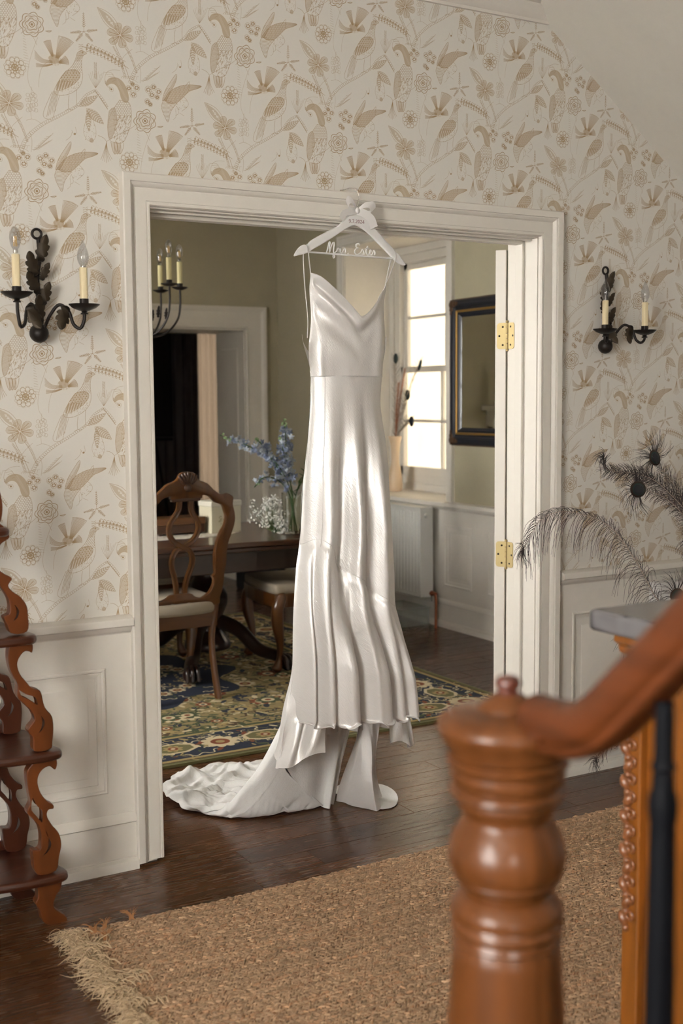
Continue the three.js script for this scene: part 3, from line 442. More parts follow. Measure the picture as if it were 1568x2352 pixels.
  const bod = (u, v) => {
    const n = neck(u), y = lerp(n[1], 1.607, v), uu = u, xe = lerp(bl(clamp(y, 1.6, 1.957)), br(clamp(y, 1.6, 1.933)), uu), x = lerp(n[0], xe, sstep(0, 0.55, v));
    const d = n[1] - y, left = sstep(0.72, 0.3, u) * sstep(0, 0.06, u), mid = Math.exp(-(((u - 0.57) / 0.12) ** 2));
    let z = Z0 - 0.02 + 0.058 * round(u, 0.6) + 0.012 * Math.exp(-(((d - 0.01) / 0.03) ** 2));
    const w = 0.052 + 0.10 * (1 - u) * v;
    z += 0.02 * left * Math.cos(6.283 * d / w + 0.6) * Math.exp(-d / 0.13) + 0.017 * mid * Math.cos(6.283 * (d - 0.02) / 0.075) * Math.exp(-d / 0.07);
    z += 0.012 * Math.exp(-(((u - 0.86) / 0.09) ** 2)) * sstep(0.05, 0.5, v) + 0.008 * Math.exp(-(((u - 0.08) / 0.05) ** 2)) * sstep(0.5, 0.9, v) - 0.006 * Math.exp(-(((u - 0.3) / 0.1) ** 2)) * sstep(0.5, 1, v);
    return [x, y, z];
  };
  obj('bodice', thick(shift(sheet(110, 80, bod, 0.32, 0.3)), 0.0007), M.satin, o);
  obj('neckline', shift(tube(Array.from({ length: 50 }, (_, i) => V(...bod(i / 49, 0))), 0.0016, 120, 6)), M.satin, o);
  obj('waist_seam', shift(tube(Array.from({ length: 30 }, (_, i) => { const q = bod(i / 29, 1); return V(q[0], q[1], q[2] + 0.0015); }), 0.0013, 80, 5)), M.satin, o);
  // low back of the bodice and the back of the skirt
  const bk = (u, v) => { const t = 1.75 - 0.10 * round(u, 0.5) + 0.004 * Math.sin(u * 40), y = lerp(t, 1.0, v); const x0 = y > 1.6 ? lerp(1.983, 1.952, sstep(1.6, 1.75, y)) : xl(Math.max(0.3, y)), x1 = y > 1.6 ? lerp(2.269, 2.289, sstep(1.6, 1.75, y)) : xr(y); return [lerp(x0, x1, u), y, Z0 - 0.02 - 0.05 * round(u, 0.7) + 0.004 * Math.sin(u * 30 + y * 20)]; };
  obj('back', thick(shift(sheet(50, 60, bk, 0.34, 0.7)), 0.0007), M.satin, o);
  // side and back layer under the flounce: its hem drops from the front corners to the floor behind
  const side = (u, v) => { // u 0..1 round the back from the left front corner to the right front corner
    const a = lerp(2.35, -2.35 + 6.283, 0) , th = lerp(-2.62, 2.72, u); // 0 points to the back
    const cx = 2.145, k = v, sx = Math.sin(th) < 0 ? lerp(0.185, 0.30, k) : lerp(0.15, 0.245, k), sz = lerp(0.03, 0.10, k), x = cx + Math.sin(th) * sx * (1 + 0.02 * Math.sin(u * 50)), z = 0.03 - Math.cos(th) * sz + 0.012 * k * Math.sin(u * 70);
    const hem = 0.31 - 0.06 * Math.exp(-(((u - 0.16) / 0.1) ** 2)) - 0.055 * Math.exp(-(((u - 0.86) / 0.09) ** 2)) + 0.006 * Math.sin(u * 55);
    const y = lerp(0.86, hem, v); return [x - 0.012 * k * (u < 0.4 ? 1 : 0) * sstep(0.4, 0.1, u) * 1.2, y, z + 0.008 * Math.sin(u * 90 + y * 30) * k];
  };
  obj('side_flounce', thick(shift(sheet(180, 60, side, 1.1, 0.6)), 0.0007), M.satin, o);
  // inner back panel, seen from inside (crepe): ends at the hem that runs from the left corner to the floor
  const hemU = curveOf([[0, 1.874, 0.285, -0.03], [0.25, 1.925, 0.205, -0.06], [0.55, 2.0, 0.115, -0.10], [0.85, 2.085, 0.03, -0.14], [1, 2.12, 0.004, -0.15]]);
  const inner = (u, v) => { const q = u < 0.72 ? hemU(u / 0.72) : [lerp(2.12, 2.168, (u - 0.72) / 0.28), 0.004, -0.15 + 0.02 * Math.sin((u - 0.72) * 22)]; const tx = lerp(1.935, 2.20, u); const y = lerp(0.47, q[1], v); return [lerp(tx, q[0], v), y, lerp(-0.03, q[2], v) + 0.012 * Math.sin(u * 17) * (1 - v * 0.6)]; };
  obj('lining', thick(shift(sheet(70, 40, inner, 0.35, 0.5)), 0.0008), M.crepe, o);
  const drape = (u, v) => { const top = [lerp(2.19, 2.275, u), 0.47, 0.0 - 0.05 * Math.sin(u * 3.1)], bot = [lerp(2.19, 2.36, u), 0.004 + 0.012 * (1 - round(u)), lerp(-0.16, -0.13, u) + 0.13 * Math.exp(-(((u - 0.55) / 0.3) ** 2))]; const e = v * v; return [lerp(top[0], bot[0], e) + 0.010 * Math.sin(v * 5.5) + 0.006 * Math.sin(u * 20 + v * 6) * v, lerp(top[1], bot[1], v), lerp(top[2], bot[2], Math.pow(v, 1.4)) + 0.022 * Math.sin(u * 9 + v * 4) * v * (1 - 0.75 * v) + 0.006 * Math.sin(u * 25 - v * 14) * v * (1 - v)]; };
  obj('back_drape', thick(shift(sheet(70, 60, drape, 0.3, 0.55)), 0.0008), M.satin, o);
  // train: sweeps from that hem down to the floor, out to the left and behind
  const U = curveOf([[0, 2.12, 0.006, -0.15], [0.14, 2.0, 0.115, -0.10], [0.28, 1.915, 0.205, -0.06], [0.38, 1.874, 0.29, -0.03], [0.46, 1.90, 0.38, -0.045], [0.58, 1.95, 0.45, -0.06], [0.8, 2.08, 0.46, -0.07], [1, 2.22, 0.44, -0.06]]);
  const O = curveOf([[0, 2.115, 0, -0.155], [0.12, 1.97, 0, -0.165], [0.25, 1.83, 0, -0.19], [0.36, 1.725, 0, -0.275], [0.45, 1.665, 0, -0.39], [0.54, 1.64, 0, -0.52], [0.64, 1.70, 0, -0.66], [0.75, 1.83, 0, -0.76], [0.88, 2.03, 0, -0.78], [1, 2.2, 0, -0.68]]);
  const train = (s, t) => {
    const a = U(s), b = O(s), rag = 1 + 0.02 * Math.sin(s * 46) + 0.015 * Math.sin(s * 83 + 2), cx = 2.0, cz = -0.4;
    const bx = cx + (b[0] - cx) * rag, bz = cz + (b[2] - cz) * (s > 0.3 ? rag : 1), e = Math.pow(t, 0.8);
    const x = lerp(a[0], bx, e), z = lerp(a[2], bz, e); const far = sstep(0.4, 0.55, s); let y = a[1] * Math.pow(1 - t, lerp(2.3, 8, far));
    const lay = sstep(0.12, 0.5, t), edge = sstep(1, 0.9, t), back = sstep(0.42, 0.58, s);
    const w = Math.max(0, Math.sin(s * 30 + t * 5) ) ** 2 * 0.018 * back + Math.max(0, Math.sin((x * 0.6 + z) * 34 + 1)) ** 3 * 0.012 * (0.4 + 0.6 * back) + Math.max(0, Math.sin(x * 40 - z * 25 + Math.sin(z * 30))) ** 3 * 0.012 + vnoise(x * 90, z * 30, 64, 64) * 0.005 + Math.max(0, Math.sin(z * 60 + 9 * vnoise(x * 12, z * 12, 64, 64))) ** 2 * 0.008 + Math.max(0, vnoise(x * 14 + 3, z * 14, 64, 64) - 0.45) * 0.022 * (0.4 + 0.6 * far);
    y += lay * w * (0.35 + 0.65 * edge) + 0.006 + 0.035 * back * lay * vnoise(s * 13, t * 4, 64, 64);
    return [x, Math.max(0.003, y), z];
  };
  obj('train', thick(shift(sheet(240, 110, train, 1.4, 0.7)), 0.0012), M.crepe, o);  // brightness of the floor-lying satin put in through the matte lining material
  // right end of the train behind the drape
  const pool = (u, v) => { const a = u * 6.283, k = 1 + 0.06 * Math.sin(a * 3 + 1); return [2.335 + Math.cos(a) * 0.105 * v * k, 0.0045 + 0.03 * (1 - v) ** 2 + 0.012 * Math.max(0, Math.sin(a * 2 + 1)) * v * (1 - 0.4 * v), -0.185 - Math.sin(a) * 0.165 * v * k]; };
  obj('train_end', thick(shift(sheet(40, 14, pool, 0.3, 0.15)), 0.0012), M.crepe, o);
  // straps: two thin loops over the hanger
  const st = (pts) => obj('strap', shift(tube(pts.map(([x, y, z]) => V(x, y, z)), 0.0019, 30, 6)), M.satin, o);
  st([[1.978, 1.957, 0.05], [1.966, 2.0, 0.062], [1.957, 2.04, 0.07], [1.957, 2.05, 0.06], [1.955, 2.03, 0.045], [1.965, 1.93, 0.03], [1.982, 1.80, 0.02], [1.984, 1.74, 0.012]]);
  st([[2.281, 1.935, 0.05], [2.297, 1.98, 0.062], [2.31, 2.03, 0.07], [2.312, 2.045, 0.06], [2.306, 2.02, 0.045], [2.29, 1.93, 0.03], [2.272, 1.80, 0.02], [2.276, 1.74, 0.012]]);

  // ---- hanger
  const HZ = 0.058, hx = 2.14, h = thing('coat_hanger', 'white wooden bridal hanger with cut-out script bar, hooked over the door casing', 'hanger', [hx, 1.99, HZ]);
  const out = smoothPts([[1.911, 2.008], [1.925, 2.032], [1.941, 2.045], [1.950, 2.0475], [1.958, 2.0455], [1.972, 2.060], [2.025, 2.09], [2.085, 2.122], [2.115, 2.15], [2.135, 2.178], [2.15, 2.188], [2.166, 2.178], [2.195, 2.148], [2.26, 2.09], [2.305, 2.051], [2.312, 2.042], [2.322, 2.038], [2.341, 2.017], [2.354, 1.999], [2.342, 1.998], [2.318, 2.009], [2.29, 2.03], [2.235, 2.075], [2.19, 2.108], [2.15, 2.124], [2.11, 2.108], [2.05, 2.072], [1.985, 2.035], [1.955, 2.019], [1.93, 2.012]], 160);
  M.hanger = phy(rgb(0.80, 0.79, 0.77), 0.32);
  obj('body', uvBox(slab(out.map(([x, y]) => [x - hx, y - 1.99]), 0.013, { bevel: 0.0035, z: -0.006 })), M.hanger, h);
  obj('bar', tube([V(1.963 - hx, 0.034, 0), V(2.313 - hx, 0.03, 0)], 0.0032, 4, 10), M.hanger, h);
  obj('hook', tube([V(0.01, 0.19, 0), V(0.022, 0.212, 0), V(0.027, 0.232, 0), V(0.018, 0.255, -0.004), V(0.0, 0.2605, -0.013), V(-0.018, 0.2555, -0.024), V(-0.03, 0.254, -0.03)], 0.0016, 40, 8), M.steel, h);
  const scr = [[[0, 0], [0.22, 0.8], [0.42, 1.9], [0.55, 2.0], [0.5, 1.0], [0.48, 0.15]], [[0.5, 0.2], [0.8, 1.3], [1.1, 2.05], [1.18, 1.6], [1.08, 0.2], [1.25, -0.55], [1.15, -0.95], [1.0, -0.8], [1.1, -0.1], [1.5, 0.3]], [[1.5, 0.3], [1.8, 1.0], [1.9, 0.8], [2.1, 0.85], [2.1, 0.3], [2.25, 0.05], [2.5, 0.35]], [[2.5, 0.35], [2.8, 1.0], [2.95, 0.5], [2.85, 0.05], [2.6, 0.12]], [[3.3, 0.02], [3.36, 0.06]], [[5.1, 1.75], [4.95, 2.05], [4.6, 1.85], [4.6, 1.35], [4.95, 1.15], [4.5, 0.95], [4.35, 0.4], [4.6, 0], [5.05, 0.15], [5.35, 0.5]], [[5.35, 0.5], [5.6, 1.0], [5.78, 0.5], [5.6, 0.05], [5.42, 0.12]], [[5.75, 0.1], [6.0, 0.4], [6.35, 1.7], [6.22, 0.5], [6.4, 0.02], [6.65, 0.3]], [[6.05, 1.15], [6.6, 1.25]], [[6.65, 0.3], [6.95, 0.8], [6.85, 1.05], [6.68, 0.6], [6.85, 0.02], [7.15, 0.3]], [[7.15, 0.3], [7.42, 1.0], [7.58, 0.5], [7.45, 0.05], [7.25, 0.12]]];
  obj('script_lettering', scr.map((l) => tube(l.map(([x, y]) => V(2.036 - hx + x * 0.0258, 0.036 + y * 0.0185, 0.0)), 0.0023, 26, 6).scale(1, 1, 1)), M.hanger, h);
  const font = await new FontLoader().loadAsync('fonts/droid/droid_sans_regular.typeface.json');
  const tg = new TextGeometry('9.7.2024', { font, size: 0.0118, depth: 0.0004, curveSegments: 4 }); tg.computeBoundingBox(); tg.translate(-tg.boundingBox.max.x / 2 + 0.012, 0.141, 0.0071);
  obj('date_lettering', tg, std(rgb(0.16, 0.03, 0.03), 0.6), h);
  // satin ribbon bow
  M.ribbon = phy(rgb(0.82, 0.80, 0.78), 0.3, { side: THREE.DoubleSide, metalness: 0.1 });
  const rib = (name, pts, w, tw) => { const c = new THREE.CatmullRomCurve3(pts.map((p) => V(...p))); obj(name, thick(sheet(6, 40, (u, v) => { const p = c.getPointAt(v), d = w * (u - 0.5), a = tw(v); return [p.x + Math.cos(a) * d, p.y + Math.sin(a) * d, p.z + 0.25 * d]; }), 0.0005), M.ribbon, h); };
  rib('ribbon_loop', [[0.012, 0.183, 0.012], [-0.008, 0.205, 0.022], [-0.03, 0.215, 0.03], [-0.034, 0.20, 0.022], [-0.012, 0.184, 0.012], [0.012, 0.181, 0.010]], 0.026, (v) => 1.9 + 0.5 * v);
  rib('ribbon_loop', [[0.012, 0.183, 0.012], [0.032, 0.20, 0.022], [0.06, 0.203, 0.028], [0.07, 0.186, 0.02], [0.05, 0.176, 0.012], [0.014, 0.181, 0.010]], 0.026, (v) => 1.1 - 0.4 * v);
  rib('ribbon_tail', [[0.014, 0.182, 0.012], [0.04, 0.172, 0.02], [0.062, 0.155, 0.022], [0.076, 0.128, 0.018]], 0.028, (v) => 0.9 - 0.5 * v);
  rib('ribbon_tail', [[0.01, 0.182, 0.012], [-0.02, 0.176, 0.02], [-0.045, 0.168, 0.02], [-0.055, 0.15, 0.016]], 0.024, (v) => 2.0 + 0.3 * v);
  obj('ribbon_knot', new THREE.SphereGeometry(0.009, 14, 10).scale(1, 1.2, 0.7).translate(0.012, 0.183, 0.014), M.ribbon, h);
}
// ---------------------------------------------------------------- wall sconces
const leafPts = [[0, 0], [0.16, 0.02], [0.24, 0.12], [0.17, 0.2], [0.3, 0.24], [0.38, 0.36], [0.26, 0.42], [0.34, 0.5], [0.36, 0.64], [0.22, 0.66], [0.24, 0.8], [0.12, 0.94], [0, 1]];
function oakLeaf(len, wide = 1, curl = 0.15, n = 0) { // lobed leaf, base at the origin, along +y, cupped towards +z
  const h = smoothPts([...leafPts.map(([x, y]) => [x * wide, y]), ...leafPts.slice(1, -1).reverse().map(([x, y]) => [-x * wide, y])], 60);
  const g = new THREE.ExtrudeGeometry(shapeOf(h.map(([x, y]) => [x * len, y * len])), { depth: 0.0022, bevelEnabled: true, bevelThickness: 0.0012, bevelSize: 0.0012, bevelSegments: 1, curveSegments: 3 });
  const p = g.attributes.position; for (let i = 0; i < p.count; i++) { const x = p.getX(i) / len, y = p.getY(i) / len; p.setZ(i, p.getZ(i) + len * (curl * (y * y) * 1.2 - 0.5 * x * x + 0.03 * Math.cos(y * 28) * Math.abs(x) + 0.05 * Math.exp(-Math.abs(x) * 30))); }
  g.computeVertexNormals(); return toCreasedNormals(g, 0.9);
}
function bulb(parent, pos, kind, s = 1) {
  const b = new THREE.Group(); b.name = 'bulb'; b.position.set(...pos); b.scale.setScalar(s); parent.add(b);
  const prof = kind === 'flame' ? [[0.006, 0], [0.009, 0.004], [0.0155, 0.018], [0.0175, 0.03], [0.0155, 0.045], [0.009, 0.064], [0.003, 0.077], [0.0004, 0.081]] : [[0.006, 0], [0.008, 0.006], [0.0125, 0.014], [0.016, 0.03], [0.016, 0.044], [0.012, 0.058], [0.006, 0.068], [0.0004, 0.071]];
  obj('glass', smoothLathe(prof, 24, 30), M.bulbGlass, b);
  obj('screw_base', lathe([[0.0004, -0.006], [0.0068, -0.006], [0.0074, 0], [0.0066, 0.004], [0.0004, 0.004]], 16), M.steel, b);
  if (kind === 'flame') obj('filament', [tube([V(-0.003, 0.006, 0), V(-0.004, 0.026, 0), V(0, 0.031, 0), V(0.004, 0.026, 0), V(0.003, 0.006, 0)], 0.0004, 20, 5), tube([V(0, 0.004, 0), V(0, 0.02, 0)], 0.0011, 4, 6)], M.steel, b);
  else obj('filament', [-1, 0, 1].map((k) => tube([V(k * 0.0042, 0.014, k * 0.002), V(k * 0.0036, 0.042, -k * 0.001)], 0.0013, 4, 6)), M.filament, b);
}
M.bulbGlass = phy(rgb(0.80, 0.80, 0.80), 0.03, { transmission: 0.96, thickness: 0, ior: 1.7 });
M.filament = std(rgb(0.75, 0.45, 0.1), 0.5);
M.leafIron = phy(rgb(0.10, 0.072, 0.042), 0.55, { metalness: 0.45, bumpMap: texSpeck, bumpScale: 0.002, map: texSpeck });
function sconce(x, y, arms, label, bulbs) {
  const s = thing('wall_sconce', label, 'sconce', [x, y, 0.0], 0, 'candle sconces on the papered wall');
  obj('ball', new THREE.SphereGeometry(0.029, 28, 20).translate(-0.003, 0, 0.032), M.iron, s);
  obj('back_stem', tube([V(0, 0, 0.03), V(0.004, 0.08, 0.03), V(-0.004, 0.16, 0.028), V(0.008, 0.24, 0.026), V(0.006, 0.28, 0.024)], (t) => 0.011 - 0.004 * t, 30, 8), M.iron, s);
  obj('hanging_ring', new THREE.TorusGeometry(0.014, 0.0042, 10, 28).translate(0.002, 0.298, 0.022), M.iron, s);
  for (const [px, py, rot, len, sx, zz] of [[0.0, 0.03, 0.05, 0.085, 0.55, 0.036], [0.008, 0.085, -0.28, 0.07, 0.62, 0.04], [-0.002, 0.12, 0.5, 0.07, 0.66, 0.036], [-0.008, 0.17, 0.3, 0.075, 0.66, 0.036], [0.008, 0.16, -0.42, 0.055, 0.6, 0.034], [0.006, 0.215, -0.22, 0.08, 0.62, 0.034]])
    obj('leaf', oakLeaf(len, sx, 0.12).rotateZ(rot).translate(px, py, zz), M.leafIron, s);
  for (const [k, ex, ey] of arms) {
    const ez = 0.125, a = new THREE.Group(); a.name = 'arm'; s.add(a);
    obj('tube', tube([V(0.006 * k, 0.006, 0.045), V(ex * 0.22, 0.055, 0.065), V(ex * 0.42, 0.083, 0.085), V(ex * 0.62, 0.065, 0.1), V(ex * 0.74, 0.022, 0.112), V(ex * 0.88, 0.012, 0.12), V(ex * 0.985, ey * 0.52, ez), V(ex, ey, ez)], 0.0052, 48, 8), M.iron, a);
    const lf = oakLeaf(0.075, 0.75, 0.2).rotateZ(Math.PI - 0.35 * k).translate(ex * 0.56, 0.078, 0.104); obj('leaf', lf, M.leafIron, a);
    obj('drip_pan', lathe([[0.0004, -0.002], [0.016, -0.001], [0.034, 0.006], [0.046, 0.016], [0.0465, 0.018], [0.034, 0.0095], [0.016, 0.003], [0.0004, 0.003]], 40).translate(ex, ey, ez), M.iron, a);
    obj('collar', lathe([[0.0004, -0.012], [0.011, -0.012], [0.0115, -0.009], [0.007, -0.006], [0.01, -0.002], [0.0004, -0.001]], 20).translate(ex, ey, ez), M.iron, a);
    obj('cup', lathe([[0.0004, 0.002], [0.0135, 0.002], [0.0138, 0.034], [0.0125, 0.034], [0.0122, 0.01]], 24).translate(ex, ey, ez), M.iron, a);
    const i = k < 0 ? 0 : 1;
    obj('candle', lathe([[0.0004, 0.005], [0.0118, 0.005], [0.0118, 0.125], [0.0112, 0.1265], [0.006, 0.1265], [0.0004, 0.125]], 24).translate(ex, ey, ez), M.candle, a);
    bulb(a, [ex, ey + (bulbs[i] === 'flame' ? 0.127 : 0.136), ez], bulbs[i]);
  }
}
sconce(1.05, 1.735, [[-1, -0.092, 0.095], [1, 0.11, 0.066]], 'black oak-leaf candle sconce between the étagère and the doorway', ['led', 'flame']);
sconce(3.325, 1.73, [[-1, -0.09, 0.044], [1, 0.117, 0.044]], 'black oak-leaf candle sconce above the peacock feathers', ['flame', 'flame']);

// ---------------------------------------------------------------- étagère
M.walnut = woodMat(rgb(0.155, 0.043, 0.011), 0.4, { specularIntensity: 0.6, clearcoat: 0.2, clearcoatRoughness: 0.25, bumpMap: texSpeck, bumpScale: 0.0004 });
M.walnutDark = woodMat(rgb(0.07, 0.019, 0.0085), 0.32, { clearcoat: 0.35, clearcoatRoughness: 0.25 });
{
  const EX = 0.62, o = thing('etagere', 'carved walnut étagère with pierced scroll brackets against the papered wall', 'shelf', [EX, 0, 0.2]);
  const S0 = [[0.826, 1.07], [0.846, 1.049], [0.869, 1.032], [0.858, 1.013], [0.868, 0.997], [0.891, 0.978], [0.908, 0.951], [0.911, 0.922], [0.907, 0.877], [0.861, 0.877], [0.85, 0.904], [0.842, 0.925], [0.856, 0.932], [0.86, 0.951], [0.857, 0.974], [0.848, 0.993], [0.831, 1.02], [0.808, 1.059], [0.80, 1.12], [0.79, 1.19], [0.84, 1.19], [0.866, 1.15], [0.84, 1.13]];
  const S1 = [[0.91, 0.858], [0.922, 0.834], [0.918, 0.814], [0.912, 0.818], [0.898, 0.82], [0.882, 0.804], [0.876, 0.785], [0.883, 0.756], [0.901, 0.73], [0.914, 0.713], [0.938, 0.701], [0.947, 0.664], [0.952, 0.648], [0.97, 0.622], [0.974, 0.592], [0.97, 0.546], [0.966, 0.527], [0.916, 0.527], [0.913, 0.565], [0.899, 0.592], [0.919, 0.619], [0.91, 0.646], [0.894, 0.664], [0.873, 0.693], [0.874, 0.713], [0.874, 0.728], [0.858, 0.763], [0.851, 0.794], [0.851, 0.823], [0.861, 0.858]];
  const S2 = [[0.97, 0.514], [0.982, 0.481], [0.975, 0.462], [0.959, 0.475], [0.936, 0.466], [0.923, 0.441], [0.931, 0.4], [0.953, 0.369], [0.967, 0.358], [0.967, 0.347], [0.952, 0.346], [0.947, 0.331], [0.96, 0.301], [0.98, 0.271], [0.987, 0.236], [0.979, 0.2], [0.969, 0.16], [0.913, 0.16], [0.902, 0.216], [0.902, 0.233], [0.922, 0.233], [0.928, 0.271], [0.922, 0.302], [0.906, 0.326], [0.889, 0.351], [0.9, 0.376], [0.896, 0.407], [0.892, 0.446], [0.894, 0.473], [0.911, 0.493], [0.916, 0.514]];
  const F = [[0.98, 0.148], [0.983, 0.108], [0.964, 0.079], [0.959, 0.052], [0.975, 0.033], [0.996, 0.012], [0.996, 0.0], [0.944, 0.0], [0.926, 0.014], [0.916, 0.053], [0.905, 0.075], [0.912, 0.09], [0.912, 0.117], [0.9, 0.148]];
  const D1 = [[0.888, 0.71], [0.9, 0.697], [0.915, 0.685], [0.918, 0.663], [0.902, 0.68], [0.892, 0.69]], C1 = [[0.931, 0.635], [0.944, 0.61], [0.94, 0.589], [0.928, 0.577], [0.936, 0.595], [0.937, 0.615]];
  const D2 = [[0.912, 0.387], [0.92, 0.362], [0.927, 0.35], [0.926, 0.317], [0.914, 0.34], [0.908, 0.354]], C2 = [[0.941, 0.279], [0.952, 0.245], [0.947, 0.226], [0.933, 0.214], [0.943, 0.234], [0.945, 0.26]], C0 = [[0.867, 0.964], [0.881, 0.941], [0.878, 0.921], [0.867, 0.912], [0.874, 0.929], [0.873, 0.947]];
  const mir = (l) => l.map(([x, y]) => [2 * EX - x, y]).reverse(), loc = (l) => l.map(([x, y]) => [x - EX, y]);
  const sm = (l) => smoothPts(l, l.length * 4);
  const br = (pts, holes, mat, z) => obj('bracket', uvBox(slab(loc(pts), 0.034, { holes: holes.map(loc), bevel: 0.003, z: z - 0.2 }), 'y'), mat, o);
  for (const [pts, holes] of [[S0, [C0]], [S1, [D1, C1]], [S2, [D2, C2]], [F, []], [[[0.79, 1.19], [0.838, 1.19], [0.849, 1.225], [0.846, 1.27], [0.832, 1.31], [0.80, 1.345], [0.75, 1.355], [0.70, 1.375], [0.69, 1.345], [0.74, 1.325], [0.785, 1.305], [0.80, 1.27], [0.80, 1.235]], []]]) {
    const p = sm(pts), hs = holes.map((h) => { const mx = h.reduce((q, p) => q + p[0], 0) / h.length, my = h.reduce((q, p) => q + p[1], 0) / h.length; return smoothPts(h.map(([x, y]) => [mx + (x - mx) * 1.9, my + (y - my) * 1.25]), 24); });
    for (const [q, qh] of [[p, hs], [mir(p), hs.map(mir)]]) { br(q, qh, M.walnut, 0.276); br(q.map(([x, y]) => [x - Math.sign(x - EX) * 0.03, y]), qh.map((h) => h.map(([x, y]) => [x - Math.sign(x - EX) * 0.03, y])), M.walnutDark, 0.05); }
  }
  // shelves with serpentine fronts and rounded edges, low pierced galleries at the back
  for (const [y, xr] of [[1.178, 0.857], [0.866, 0.925], [0.52, 0.988], [0.153, 0.995]]) {
    const w = xr - EX, front = [[-w, 0.115], [-w * 0.72, 0.13], [-w * 0.3, 0.11], [0, 0.10], [w * 0.3, 0.11], [w * 0.72, 0.13], [w - 0.006, 0.122], [w + 0.004, 0.10], [w - 0.004, 0.05], [w - 0.03, -0.06], [w - 0.04, -0.165], [-w + 0.04, -0.165], [-w + 0.03, -0.06], [-w - 0.004, 0.05], [-w - 0.004, 0.10]];
    const pl = smoothPts(front, 140).map(([x, z]) => [x, -z]);
    const g = new THREE.ExtrudeGeometry(shapeOf(pl), { depth: 0.004, bevelEnabled: true, bevelThickness: 0.011, bevelSize: 0.011, bevelOffset: -0.005, bevelSegments: 5 }).rotateX(-Math.PI / 2).translate(0, y - 0.014, 0);
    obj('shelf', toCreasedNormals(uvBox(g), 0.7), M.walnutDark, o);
    const gp = smoothPts([[-w + 0.06, 0], [-w + 0.06, 0.02], [-w * 0.6, 0.025], [-w * 0.42, 0.04], [-w * 0.2, 0.052], [0, 0.075], [w * 0.2, 0.052], [w * 0.42, 0.04], [w * 0.6, 0.025], [w - 0.06, 0.02], [w - 0.06, 0]], 90);
    const hole = (c) => smoothPts([[c - 0.03, 0.014], [c - 0.012, 0.016], [c - 0.008, 0.026], [c + 0.003, 0.028], [c + 0.008, 0.02], [c + 0.002, 0.011], [c - 0.012, 0.009]], 24);
    if (y > 0.14) obj('gallery', uvBox(slab(gp, 0.012, { holes: [hole(w * 0.42), hole(-w * 0.42)], z: -0.16 }).translate(0, y + 0.006, 0)), M.walnutDark, o);
  }
}
